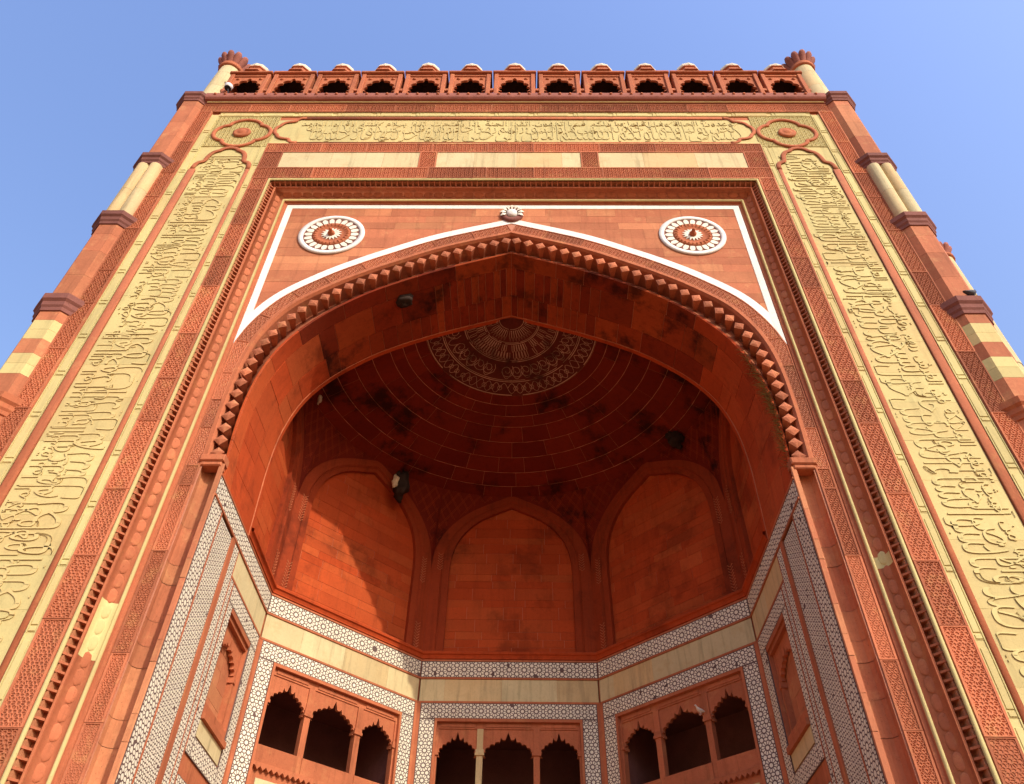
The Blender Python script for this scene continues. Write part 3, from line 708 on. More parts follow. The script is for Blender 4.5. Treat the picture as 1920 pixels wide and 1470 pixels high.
for sg in (-1, 1):
    for k in range(nb):
        u = 0.55 + (s_b[-1] - 0.75) * k / (nb - 1)
        p = [np.interp(u, s_b, bm_c[:, i]) for i in (0, 1)]; n = Vector([np.interp(u, s_b, N_IN[:, i]) for i in (0, 1)]).normalized()
        zax = Vector((-n.x * sg, 0, -n.y)); xax = Vector((0, 1, 0)).cross(zax)
        yax = zax.cross(xax)
        mw = Matrix(((xax.x, yax.x, zax.x, sg * p[0]), (xax.y, yax.y, zax.y, 0.02), (xax.z, yax.z, zax.z, p[1]), (0, 0, 0, 1)))
        mw = mw @ Matrix.Diagonal((1.04, 1.35, 1.16, 1))
        if mw.to_3x3().determinant() < 0: mw = mw @ Matrix.Diagonal((-1, 1, 1, 1))
        put('lotus_bud', BM, 'redc', fg, mw=mw @ Matrix.Rotation(random.uniform(-.06, .06), 4, 'Y'))
for sg in (-1, 1):
    b = MB(); x0, x1 = sorted((sg * 7.42, sg * 8.08)); b.box(x0, x1, -0.08, 0.28, 15.02, 15.24, 0.03); b.box(x0 + .05, x1 - .05, -0.04, 0.28, 14.88, 15.02, 0.03)
    b.o('corbel', 'redm', fg)

# -------- barrel soffit of the front arch
bt = MB()
sf = ring_strip(S_C * [1.0012, 1.0004], R_C * [1.0012, 1.0004], 0.28, 2.86, 'arch_soffit', 'mortar', G)
s_s = np.r_[0, np.cumsum(np.linalg.norm(np.diff(S_C, axis=0), axis=1))]; LS = s_s[-1]; tS = np.linspace(0, 1, NCV + 1)
def on_soffit(t, y, d):
    k = (y - 0.28) / (2.86 - 0.28); c = S_C * (1 - k) + R_C * k
    x, z = np.interp(t, tS, c[:, 0]), np.interp(t, tS, c[:, 1]); return x, z
for sg in (-1, 1):
    for y0, y1, kind in ((0.28, 0.85, 0), (0.85, 1.95, 1), (1.95, 2.80, 2)):
        t = 0.0
        while t < 0.999:
            if kind == 0: dt = random.uniform(0.07, 0.13)
            elif t > 0.72: dt = random.uniform(0.016, 0.028)
            else: dt = random.uniform(0.035, 0.11)
            t2 = min(1.0, t + dt); t2 = 1.0 if 1 - t2 < 0.012 else t2
            d = random.uniform(0.0, 0.012); ns = max(2, int((t2 - t) / 0.012)); e = 0.0006
            v = []; f = []
            for i in range(ns + 1):
                tt = t + e + (t2 - t - 2 * e) * i / ns
                for y in (y0 + .006, y1 - .006):
                    x, z = on_soffit(tt, y, d); r_ = math.hypot(x, z - 14) or 1; nx, nz = x / r_, (z - 14) / r_
                    v += [(sg * max(0, x - nx * d), y, z - nz * d), (sg * (x + nx * 0.08), y, z + nz * 0.08)]
            for i in range(ns):
                k = 4 * i; f += [(k, k + 2, k + 6, k + 4), (k + 1, k, k + 4, k + 5), (k + 2, k + 3, k + 7, k + 6)]
            f += [(0, 1, 3, 2), (4 * ns, 4 * ns + 2, 4 * ns + 3, 4 * ns + 1)]
            add('soffit_stone', v, f, 'smoke_shade' if t > 0.42 else 'redin', sf); t = t2
# moulded rim at the back of the barrel, and the wall that closes the half dome towards it
NR = normals(R_C)
def off_r(w_): 
    o = R_C + NR * w_; o[-1, 0] = 0; return o
rim = ring_strip(off_r(-0.025), off_r(-0.025), 2.80, 2.95, 'arch_rim', 'redin', G)
ring_strip(off_r(0.02), off_r(-0.025), 2.78, 2.80, 'rim_face', 'redm', rim); ring_strip(off_r(-0.025), off_r(2.4), 2.95, 2.95, 'rim_back', 'redin', rim)

# ------------------------------------------------------------------ octagonal recess
def side_frame(deg):
    o = Vector((math.cos(R(deg)), math.sin(R(deg)), 0)); u = Vector((-o.y, o.x, 0)); c = Vector((0, YC, 0))
    return lambda s, z, d=0.0: tuple(c + o * (A + d) + u * s + Vector((0, 0, z)))
SIDES = {0: (0.0, HS), 45: (-HS, HS), 90: (-HS, HS), 135: (-HS, HS), 180: (-HS, 0.0)}
INTR = smooth_curve([(2.36, 14.9), (2.36, 17.0), (2.36, 18.4), (2.26, 19.2), (1.95, 19.95), (1.25, 20.7), (0, 21.35)], 30)
EXTR = smooth_curve([(HS, 14.9), (HS, 17.0), (HS, 18.3), (2.93, 19.3), (2.5, 20.2), (1.6, 21.05), (0, 21.86)], 30)
ZR = 21.87
def dome_z(r): return 24.45 - 0.31 * r - 0.0062 * r * r
def quadbox(P, s0, s1, z0, z1, d0, d1):
    v = [P(s0, z0, d0), P(s1, z0, d0), P(s1, z1, d0), P(s0, z1, d0), P(s0, z0, d1), P(s1, z0, d1), P(s1, z1, d1), P(s0, z1, d1)]
    return v, [(0, 1, 2, 3), (4, 7, 6, 5), (0, 4, 5, 1), (1, 5, 6, 2), (2, 6, 7, 3), (3, 7, 4, 0)]
PEND = []
for deg, (lo, hi) in SIDES.items():
    P = side_frame(deg)
    both = [( x, z) for x, z in INTR[::-1]]          # apex -> right foot
    def clip(s): return min(max(s, lo), hi)
    # recessed arch panel
    wl = MB(); v, f = quadbox(P, lo, hi, 14.6, 21.9, 0.262, 0.45); wl.a(v, f); wl = wl.o('arch_panel', 'mortar', G)
    z = 14.9
    while z < 21.3:
        h = random.choice((0.36, 0.44, 0.5, 0.3)); z1 = min(z + h, 21.34); s = -2.5 + random.uniform(-.6, 0)
        while s < 2.42:
            s1 = s + random.uniform(0.7, 1.7); a_, b_ = max(s, -2.42, lo), min(s1, 2.42, hi)
            if b_ - a_ > 0.12:
                zz = z1
                v, f = quadbox(P, a_ + .005, b_ - .005, z + .005, zz - .005, 0.25 + random.uniform(-.006, .006), 0.34); 
                # keep stones that lie under the arch (those above are hidden by the archivolt)
                sx = min(abs(a_), abs(b_)) if a_ * b_ > 0 else 0
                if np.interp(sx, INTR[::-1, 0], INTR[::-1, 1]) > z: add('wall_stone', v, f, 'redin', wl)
            s = s1
        z = z1
    # archivolt face, its reveal and mouldings
    av = MB()
    for sg in (-1, 1):
        a_ = [(sg * x, z) for x, z in INTR]; b_ = [(sg * x, z) for x, z in EXTR]
        a_ = [q for q in a_]; n = len(a_)
        if lo >= 0 and sg < 0 or hi <= 0 and sg > 0: continue
        c_ = [(sg * x, z) for x, z in (INTR * 0.62 + EXTR * 0.38)]
        e_ = [(sg * x, z) for x, z in (INTR * 0.55 + EXTR * 0.45)]
        rows = [[P(s, z, 0.30) for s, z in a_], [P(s, z, 0.10) for s, z in a_], [P(s, z, 0.06) for s, z in c_], [P(s, z, 0.0) for s, z in e_], [P(s, z, 0.0) for s, z in b_]]
        v = [p for r_ in rows for p in r_]
        f = [(r_ * n + i, r_ * n + i + 1, (r_ + 1) * n + i + 1, (r_ + 1) * n + i) for r_ in range(4) for i in range(n - 1)]
        av.a(v, f)
        for cc, d in ((c_, 0.05), (b_, 0.01)): av.tube([P(s * 0.995, z, d) for s, z in cc], 0.022, 5)
    av = av.o('archivolt', 'rib', G)
    # chevron carving on the pilasters
    for sg in (-1, 1):
        if lo >= 0 and sg < 0 or hi <= 0 and sg > 0: continue
        for zz0, zz1 in ((15.0, 15.9), (17.6, 18.6)) if deg != 90 else ((18.3, 19.0),):
            b = MB(); z = zz0
            while z < zz1:
                b.tube([P(sg * 2.62, z + 0.10, 0.015), P(sg * 2.72, z, 0.0), P(sg * 2.82, z + 0.10, 0.0)], 0.018, 4); z += 0.11
            b.o('chevron_band', 'redm', av)
    # pendentive: from the arch's back to the springing circle of the half dome
    pv = MB(); NP = 8
    for sg in (-1, 1):
        if lo >= 0 and sg < 0 or hi <= 0 and sg > 0: continue
        ex = [q for q in EXTR if q[1] > 18.2]; v = []; f = []
        for x, z in ex:
            p0 = Vector(P(sg * x, z, 0.0)); an = R(deg) + math.atan2(sg * x, A); p1 = Vector((A * math.cos(an), YC + A * math.sin(an), ZR))
            for k in range(NP + 1):
                t = k / NP; v.append(p0.lerp(p1, t))
        n = len(ex)
        for i in range(n - 1):
            for k in range(NP): f.append((i * (NP + 1) + k, i * (NP + 1) + k + 1, (i + 1) * (NP + 1) + k + 1, (i + 1) * (NP + 1) + k))
        pv.a(v, f)
    pv = pv.o('pendentive', 'soot_shade', G, True)
    # net of ribs on the pendentive
    nb_ = MB()
    for sg in (-1, 1):
        if lo >= 0 and sg < 0 or hi <= 0 and sg > 0: continue
        def pp(s, z):
            zx = float(np.interp(s, EXTR[::-1, 0], EXTR[::-1, 1])); t = min(max((z - zx) / max(ZR - zx, .01), 0), 1)
            p0 = Vector(P(sg * s, zx, 0.0)); an = R(deg) + math.atan2(sg * s, A); p1 = Vector((A * math.cos(an), YC + A * math.sin(an), ZR))
            return p0.lerp(p1, t)
        for dz in (1, -1):
            for c in np.arange(15.5, 26.5, 0.62):
                for w2 in (0, 0.09):
                    pts = []
                    for s in np.arange(0.5, HS + .01, 0.1):
                        z = c + w2 + dz * (s - 1.8) * 1.35; zx = float(np.interp(s, EXTR[::-1, 0], EXTR[::-1, 1]))
                        if zx + 0.1 < z < ZR - 0.05: pts.append(pp(s, z))
                        else:
                            if len(pts) > 1: nb_.tube(pts, 0.009, 4)
                            pts = []
                    if len(pts) > 1: nb_.tube(pts, 0.009, 4)
    if nb_.v: tag(nb_.o('net_ribs', 'rib', pv), kind='stuff')

# half dome in ring courses
dm = MB(); n = 48
rr = np.linspace(A + 0.05, 0.0, 15); v = []; f = []
for i in range(n + 1):
    a_ = R(-2 + 184 * i / n)
    for r_ in rr: v.append((r_ * math.cos(a_), YC + r_ * math.sin(a_), dome_z(r_) + 0.004))
k = len(rr)
for i in range(n):
    for j in range(k - 1): f.append((i * k + j, (i + 1) * k + j, (i + 1) * k + j + 1, i * k + j + 1))
dome = dm.a(v, f).o('half_dome', 'mortard', G, True)
RM = 3.1
edges = [A + 0.02, 6.95, 6.35, 5.7, 5.05, 4.4, 3.95, 3.5, RM]
for r0, r1 in zip(edges[:-1], edges[1:]):
    a_ = random.uniform(-14, 0)
    while a_ < 182:
        da = math.degrees(random.uniform(0.9, 1.7) / r0); a2 = a_ + da
        A0, A1 = max(a_, -1), min(a2, 181); e = math.degrees(0.006 / r0)
        if A1 - A0 > 1:
            d = random.uniform(0.0, 0.012); ns = max(2, int((A1 - A0) / 5)); v = []; f = []
            for i in range(ns + 1):
                t = R(A0 + e + (A1 - A0 - 2 * e) * i / ns)
                for r_, dd in ((r0 - .012, d), (r1 + .012, d), (r0 - .012, -.04), (r1 + .012, -.04)): v.append((r_ * math.cos(t), YC + r_ * math.sin(t), dome_z(r_) - dd))
            for i in range(ns):
                q = 4 * i; f += [(q, q + 1, q + 5, q + 4), (q, q + 4, q + 6, q + 2), (q + 1, q + 3, q + 7, q + 5)]
            f += [(0, 2, 3, 1), (4 * ns, 4 * ns + 1, 4 * ns + 3, 4 * ns + 2)]
            add('dome_stone', v, f, 'soot_shade', dome)
        a_ = a2
# painted crown of the half dome: ground, then white line ornament
v = []; f = []; n = 40; rr = np.linspace(RM, 0.0, 8); k = len(rr)
for i in range(n + 1):
    a_ = R(-2 + 184 * i / n)
    for r_ in rr: v.append((r_ * math.cos(a_), YC + r_ * math.sin(a_), dome_z(r_) - 0.006))
for i in range(n):
    for j in range(k - 1): f.append((i * k + j, (i + 1) * k + j, (i + 1) * k + j + 1, i * k + j + 1))
crown = add('painted_crown', v, f, 'plaster', G, True)
lines = MB(); rw = random.Random(11)
def dp(r_, t): return (r_ * math.cos(t), YC + r_ * math.sin(t), dome_z(r_) - 0.012)
def ribbon(rt, wd=0.022):
    if len(rt) < 40 and rw.random() < 0.16: return          # flaked away
    if len(rt) >= 40:
        i0 = 0
        while i0 < len(rt) - 3:
            i1 = min(len(rt), i0 + rw.randint(8, 22)); _ribbon(rt[i0:i1], wd); i0 = i1 - 1 + rw.choice((0, 0, 2, 4))
        return
    _ribbon(rt, wd)
def _ribbon(rt, wd):
    """painted line through (radius, angle) points"""
    P_ = [(r_ * math.cos(t), r_ * math.sin(t)) for r_, t in rt]; v = []; n = len(P_)
    for i in range(n):
        a_ = P_[max(i - 1, 0)]; b_ = P_[min(i + 1, n - 1)]; dx, dy = b_[0] - a_[0], b_[1] - a_[1]; l = math.hypot(dx, dy) or 1
        for s in (-1, 1):
            x, y = P_[i][0] - dy / l * wd / 2 * s, P_[i][1] + dx / l * wd / 2 * s; v.append((x, YC + y, dome_z(math.hypot(x, y)) - 0.012))
    lines.a(v, [(2 * i, 2 * i + 1, 2 * i + 3, 2 * i + 2) for i in range(n - 1)])
T = lambda k, n: math.pi * k / n
for r_, wd in ((3.06, .035), (2.52, .03), (2.46, .02), (1.72, .03), (1.66, .018), (1.02, .03), (0.97, .018), (0.45, .02)):
    ribbon([(r_, T(i, 90)) for i in range(91)], wd)
for k in range(28):          # outer border: interlaced loops with diamonds
    c = T(k + .5, 28)
    for ph in (0, 1):
        ribbon([(2.79 + 0.20 * math.sin(2 * math.pi * j / 14 + ph * math.pi), c + (j / 14 - .5) * math.pi / 28 * 2) for j in range(15)], .02)
    ribbon([(2.79 + 0.09 * math.cos(a_), c + 0.030 * math.sin(a_)) for a_ in np.linspace(0, 2 * math.pi, 9)], .018)
for k in range(40):          # petals, two rows
    c = T(k + .5, 40)
    for r0, r1, h in ((1.06, 1.36, .030), (1.36, 1.64, .030)):
        cc = c + (T(1, 80) if r0 > 1.1 else 0)
        ribbon([(r0, cc - h), (r0 + .75 * (r1 - r0), cc - h * .95), (r1, cc), (r0 + .75 * (r1 - r0), cc + h * .95), (r0, cc + h)], .02)
for k in range(18):          # scrolls between
    c = T(k + .5, 18)
    ribbon([(2.09 + (0.05 + 0.014 * j) * math.sin(j * .6), c + (0.05 + 0.014 * j) / 2.1 * math.cos(j * .6)) for j in range(18)], .02)
    ribbon([(2.40 - .6 * abs(j / 8 - .5) ** 2 * 2, c + (j / 8 - .5) * math.pi / 18) for j in range(9)], .018)
for k in range(24):
    c = T(k + .5, 24); ribbon([(0.5, c - .05), (0.72, c - .06), (0.92, c), (0.72, c + .06), (0.5, c + .05)], .016)
tag(lines.o('painted_ornament', 'paint', crown), kind='stuff')

# ledge above the inlay zone
def wall_run(name, m, prof, parent, lo_y=None):
    """sweep a (d, z) profile along the five sides of the recess"""
    pts = [(A, YC - 0.02), (A, YC + HS), (HS, YC + A), (-HS, YC + A), (-A, YC + HS), (-A, YC - 0.02)]
    if lo_y is not None: pts[0] = (A, lo_y); pts[-1] = (-A, lo_y)
    c = math.cos(math.pi / 8); v = []; f = []
    for d, z in prof:
        for i, (x, y) in enumerate(pts):
            if i in (0, 5): v.append((x + (d if x > 0 else -d), y, z))
            else:
                k = math.hypot(x, y - YC); q = (k + d / c) / k; v.append((x * q, YC + (y - YC) * q, z))
    n = len(pts)
    for i in range(len(prof) - 1):
        for j in range(n - 1): f.append((i * n + j, i * n + j + 1, (i + 1) * n + j + 1, (i + 1) * n + j))
    return add(name, v, f, m, parent)
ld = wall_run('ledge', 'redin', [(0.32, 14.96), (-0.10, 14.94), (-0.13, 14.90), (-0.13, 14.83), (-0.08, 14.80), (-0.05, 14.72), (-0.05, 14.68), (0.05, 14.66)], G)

# ------------------------------------------------------------------ inlaid lower walls
low = wall_run('recess_wall', 'redm', [(0.03, 14.70), (0.03, 13.0)], G, -0.0)
lw = MB()
P = side_frame(0)
def inlay(P, s0, s1, z0, z1, part, a=0.50, name='inlay_band', d=0.0):
    v, f = quadbox(P, s0, s1, z0, z1, d, d + 0.05); g = add(name, v, f, 'inlay', part)
    b = MB(); oy = (z0 + z1) / 2; ox = (s0 + s1) / 2
    if s1 - s0 < z1 - z0:
        cells = [[(q[1], q[0]) for q in p] for p in cells_in(z0 + .012, z1 - .012, s0 + .012, s1 - .012, a, oy, ox)]
    else: cells = cells_in(s0 + .012, s1 - .012, z0 + .012, z1 - .012, a, ox, oy)
    for p in cells:
        if random.random() < 0.006: continue               # a lost tile
        k = math.sqrt(abs(area(p))) or 1; sh = max(0.5, 1 - 0.030 / k * (a / 0.5) ** .5 ); q = shrink(p, sh); n = len(q)
        b.a([P(x, z, d - 0.005) for x, z in q] + [P(x, z, d + 0.002) for x, z in q], [tuple(range(n))] + [(i, n + i, n + (i + 1) % n, (i + 1) % n) for i in range(n)])
    tag(b.o('marble_tiles', 'tile', g), kind='stuff'); return g
def box_on(P, name, m, part, s0, s1, z0, z1, d0, d1):
    v, f = quadbox(P, s0, s1, z0, z1, d0, d1); return add(name, v, f, m, part)
def cusp_outline(hw, zs, za, n=4, depth=0.10, spike=0.0):
    """cusped pointed arch from the left spring over the crown to the right spring"""
    base = smooth_curve([(hw, zs), (hw * 0.97, zs + (za - zs) * 0.35), (hw * 0.72, zs + (za - zs) * 0.66), (hw * 0.36, zs + (za - zs) * 0.86), (0, za)], 120)
    nn = normals(base); out = []
    for i, (p, q) in enumerate(zip(base, nn)):
        t = i / 120 * (n + 0.5); ph = t - math.floor(t); w_ = math.sin(math.pi * ph) ** 0.6
        o = p - q * depth * (1 - w_)
        out.append((max(o[0], 0.0), o[1]))
    if spike: out = [(x, z + spike * max(0, 1 - x / (0.10 * hw / 0.6)) ** 1.4) for x, z in out]
    if spike: out = [(x, z + 0.5 * spike * max(0, 1 - abs(x - 0.30 * hw) / (0.075 * hw)) ** 1.2) for x, z in out]
    half = out if spike else out[::2] if out[-1] == out[::2][-1] else out[::2] + [out[-1]]
    return [(-x, z) for x, z in half] + [(x, z) for x, z in half[::-1]][1:]
def cusp_panel(P, name, m, part, s0, s1, z_sp, z_ap, z_top, d0, d1, margin=0.0, n=4, depth=0.08, spike=0.0, add_jamb=None):
    """thin panel between a rectangle's top and a cusped opening"""
    sc_, hw = (s0 + s1) / 2, (s1 - s0) / 2 - margin
    ol = cusp_outline(hw, z_sp, z_ap, n, depth, spike); out = []
    H = (s1 - s0) / 2
    for x, z in ol:
        dx, dz = x, max(z - z_sp, 0) + 1e-4
        if abs(dx) < 1e-6: out.append((0, z_top)); continue
        t = min(H / abs(dx), (z_top - z_sp) / dz); out.append((dx * t, z_sp + dz * t))
    for sgn in (-1, 1):
        i = min(range(len(out)), key=lambda q: abs(out[q][0] - sgn * H) + abs(out[q][1] - z_top)); out[i] = (sgn * H, z_top)
    n_ = len(ol); v = []
    for d in (d0, d1):
        v += [P(sc_ + x, z, d) for x, z in ol] + [P(sc_ + x, z, d) for x, z in out]
    f = []
    for i in range(n_ - 1):
        f += [(i, i + 1, n_ + i + 1, n_ + i), (2 * n_ + i, 3 * n_ + i, 3 * n_ + i + 1, 2 * n_ + i + 1), (i, 2 * n_ + i, 2 * n_ + i + 1, i + 1)]
    return add(name, v, f, m, part)
Z_B0, Z_B1 = 14.02, 14.60
for deg, (lo, hi) in SIDES.items():
    P = side_frame(deg)
    if deg in (0, 180): 
        lo2, hi2 = (-YC + 0.03, HS) if deg == 0 else (-HS, YC - 0.03)
    else: lo2, hi2 = lo, hi
    part = box_on(P, 'inlaid_wall', 'redm', G, lo2, hi2, 13.13, 14.66, 0.03, 0.11)
    inlay(P, lo2 + 0.01, hi2 - 0.01, Z_B0, Z_B1, part, 0.52)
    box_on(P, 'red_fillet', 'redm', part, lo2, hi2, 13.955, 14.018, -0.03, 0.04); box_on(P, 'red_fillet', 'redm', part, lo2, hi2, 14.602, 14.655, -0.02, 0.04)
    if deg in (45, 90, 135):
        xs = [lo + 0.03]
        while xs[-1] < hi - 2.2: xs.append(xs[-1] + random.uniform(1.3, 2.2))
        xs.append(hi - 0.03)
        for a_, b_ in zip(xs[:-1], xs[1:]): box_on(P, 'cream_slab', 'cream', part, a_ + .003, b_ - .003, 13.19, 13.95, 0.005, 0.05)
        box_on(P, 'red_fillet', 'redm', part, lo, hi, 13.125, 13.187, -0.012, 0.04)
        inlay(P, -2.95, 2.95, 12.60, 13.12, part, 0.46, 'inlay_frame')
        inlay(P, -2.95, -2.44, 5.0, 12.597, part, 0.46, 'inlay_frame'); inlay(P, 2.44, 2.95, 5.0, 12.597, part, 0.46, 'inlay_frame')
        for sg in (-1, 1): box_on(P, 'corner_fillet', 'redm', part, *sorted((sg * 2.955, sg * (HS + 0.0))), 0, 13.12, -0.005, 0.05)
        # gallery of three cusped openings
        g = MB(); v, f = quadbox(P, -2.44, 2.44, 12.50, 12.595, -0.03, 0.25); g.a(v, f)
        v, f = quadbox(P, -2.44, -2.36, 0, 12.5, -0.03, 0.25); g.a(v, f); v, f = quadbox(P, 2.36, 2.44, 0, 12.5, -0.03, 0.25); g.a(v, f)
        g = g.o('gallery', 'redm', G)
        box_on(P, 'lintel', 'redm', g, -2.36, 2.36, 12.30, 12.5, 0.10, 0.30)
        for s0, s1 in ((-2.30, -1.02), (-0.82, 0.82), (1.02, 2.30)):
            box_on(P, 'lintel_panel', 'redm', g, s0 + .08, s1 - .08, 12.36, 12.46, 0.075, 0.12)
            cusp_panel(P, 'cusped_arch', 'redm', g, s0, s1, 11.42, 12.02, 12.30, 0.13, 0.24, 0.02, 5, 0.07, 0.20)
            box_on(P, 'balustrade', 'redm', g, s0 - .02, s1 + .02, 9.80, 10.28, 0.06, 0.18)
        for s0, s1 in ((-2.36, -2.30), (-1.02, -0.82), (0.82, 1.02), (2.30, 2.36)):
            pm_ = 'cream' if (deg == 90 and s0 == 0.82) else 'redm'
            pl = box_on(P, 'pillar', pm_, g, s0, s1, 9.8, 12.30, 0.085, 0.285)
            box_on(P, 'capital', pm_, pl, s0 - .05, s1 + .05, 11.45, 11.53, 0.04, 0.33); box_on(P, 'capital', pm_, pl, s0 - .03, s1 + .03, 11.53, 11.64, 0.06, 0.31)
        zg = MB(); v, f = quadbox(P, -2.36, 2.36, 9.70, 9.80, -0.02, 0.22); zg.a(v, f)
        for k in range(26):
            s = -2.30 + 4.6 * (k + .5) / 26; zg.a([P(s - .085, 9.70, -0.02), P(s + .085, 9.70, -0.02), P(s, 9.60, -0.02), P(s - .085, 9.70, .08), P(s + .085, 9.70, .08), P(s, 9.60, .08)], [(0, 1, 2), (3, 5, 4), (0, 3, 4, 1), (1, 4, 5, 2), (2, 5, 3, 0)])
        zg.o('sawtooth_ledge', 'redm', g)
        for k in range(3): box_on(P, 'cream_slab', 'cream', g, -2.2 + 1.5 * k, -0.85 + 1.5 * k, 8.0, 9.42, 0.07, 0.12)
        box_on(P, 'apron', 'redm', g, -2.36, 2.36, 0, 9.70, 0.10, 0.2)
        # dark room behind
        rm = MB()
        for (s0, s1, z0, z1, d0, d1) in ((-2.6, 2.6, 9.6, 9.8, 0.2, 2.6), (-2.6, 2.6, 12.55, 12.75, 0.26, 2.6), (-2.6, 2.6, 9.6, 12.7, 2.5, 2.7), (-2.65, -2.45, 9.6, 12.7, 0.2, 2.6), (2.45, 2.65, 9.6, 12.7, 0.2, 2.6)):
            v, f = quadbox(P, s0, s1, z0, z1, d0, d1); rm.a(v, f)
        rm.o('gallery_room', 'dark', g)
    else:
        sg = 1 if deg == 0 else -1
        Y = lambda y0, y1: tuple(sorted((sg * (y0 - YC), sg * (y1 - YC))))
        box_on(P, 'wall_core', 'redm', part, *Y(0.04, 3.25), 0, 13.12, 0.035, 0.11); box_on(P, 'wall_core', 'redm', part, *Y(5.2, 5.88), 0, 13.12, 0.035, 0.5)
        box_on(P, 'wall_core', 'redm', part, *Y(3.25, 5.2), 12.58, 13.12, 0.035, 0.5); box_on(P, 'wall_core', 'redm', part, *Y(3.25, 5.2), 0, 9.2, 0.035, 0.5)
        inlay(P, *Y(0.06, 0.74), 3.0, Z_B0 - 0.003, part, 0.52)
        # recessed fine panel with a red border
        inlay(P, *Y(0.80, 1.86), 3.0, 13.9, part, 0.36, 'inlay_panel', 0.02)
        box_on(P, 'red_fillet', 'redm', part, *Y(0.742, 0.795), 3.0, 13.95, -0.012, 0.04); box_on(P, 'red_fillet', 'redm', part, *Y(1.865, 2.10), 3.0, 13.95, -0.02, 0.04)
        inlay(P, *Y(2.13, 2.52), 3.0, 13.95, part, 0.40); inlay(P, *Y(2.55, 2.80), 3.0, 13.12, part, 0.36)
        box_on(P, 'red_fillet', 'redm', part, *Y(2.52, 2.548), 3.0, 13.95, -0.012, 0.04); box_on(P, 'red_fillet', 'redm', part, *Y(2.80, 2.84), 3.0, 13.12, -0.012, 0.04)
        for a_, b_ in ((2.56, 4.3), (4.3, 5.84)): box_on(P, 'cream_slab', 'cream', part, *Y(a_ + .003, b_ - .003), 13.19, 13.95, 0.005, 0.05)
        box_on(P, 'red_fillet', 'redm', part, *Y(2.56, 5.9), 13.125, 13.187, -0.012, 0.04)
        inlay(P, *Y(2.84, 5.80), 12.62, 13.12, part, 0.46, 'inlay_frame'); inlay(P, *Y(2.84, 3.22), 8.7, 12.617, part, 0.46, 'inlay_frame'); inlay(P, *Y(5.26, 5.80), 8.7, 12.617, part, 0.46, 'inlay_frame')
        inlay(P, *Y(3.22, 5.26), 8.70, 9.16, part, 0.46, 'inlay_frame'); inlay(P, *Y(2.84, 5.80), 3.0, 8.2, part, 0.46, 'inlay_frame')
        box_on(P, 'red_fillet', 'redm', part, *Y(5.80, 5.9), 0, 13.12, -0.008, 0.04)
        # niche
        nk = MB(); v, f = quadbox(P, *Y(3.25, 5.2), 9.2, 12.6, 0.34, 0.42); nk.a(v, f); nk = nk.o('niche', 'redm', G)
        for k in range(8):
            z0 = 9.2 + 0.43 * k; cut = random.uniform(3.7, 4.8)
            box_on(P, 'niche_stone', 'red', nk, *Y(3.26, cut - .004), z0 + .004, z0 + .426, 0.30 + random.uniform(0, .01), 0.36); box_on(P, 'niche_stone', 'red', nk, *Y(cut + .004, 5.19), z0 + .004, z0 + .426, 0.30 + random.uniform(0, .01), 0.36)
        box_on(P, 'niche_frame', 'redm', nk, *Y(3.25, 5.2), 12.46, 12.6, -0.01, 0.33); box_on(P, 'niche_frame', 'redm', nk, *Y(3.25, 5.2), 12.34, 12.46, 0.05, 0.33)
        s0, s1 = Y(3.30, 5.16)
        cusp_panel(P, 'cusped_arch', 'redm', nk, s0, s1, 11.35, 12.0, 12.34, 0.16, 0.28, 0.06, 5, 0.09, 0.18)
        for q in (3.27, 5.06): 
            pl = box_on(P, 'pillar', 'redm', nk, *Y(q, q + 0.12), 9.85, 12.34, 0.14, 0.33); box_on(P, 'capital', 'redm', pl, *Y(q - 0.02, q + 0.17), 11.35, 11.5, 0.11, 0.33)
        box_on(P, 'niche_shelf', 'redm', nk, *Y(3.25, 5.2), 9.62, 9.78, -0.08, 0.33); box_on(P, 'niche_shelf', 'redm', nk, *Y(3.25, 5.2), 9.78, 10.05, 0.02, 0.12)
        box_on(P, 'cream_slab', 'cream', nk, *Y(3.28, 5.17), 9.2, 9.6, 0.0, 0.05)

# ------------------------------------------------------------------ cornice on top of the facade
cs = MB(); y0 = F - 0.30
prof = [(F, 34.38), (F - 0.10, 34.40), (F - 0.10, 34.50), (F - 0.24, 34.54), (F - 0.30, 34.62), (F - 0.32, 34.74), (F - 0.32, 34.92), (F + 0.3, 34.95)]
v = [(x, y, z) for y, z in prof for x in (-13.3, 13.3)]
cn = add('cornice', v, [(2 * i, 2 * i + 1, 2 * i + 3, 2 * i + 2) for i in range(len(prof) - 1)], 'petal', G)
MB().box(-13.2, 13.2, F - 0.14, F, 34.43, 34.50).o('buff_roll', 'buff', cn)
bo = MB().lathe([(0.07, 0), (0.065, 0.03), (0.04, 0.055), (0, 0.06)], 8, cap=False).d('boss', True)
for k in range(60): put('boss', bo, 'redm', cn, mw=Matrix.Translation((-12.9 + 25.8 * k / 59, F - 0.318, 34.82)) @ Matrix.Rotation(R(90), 4, 'X'))

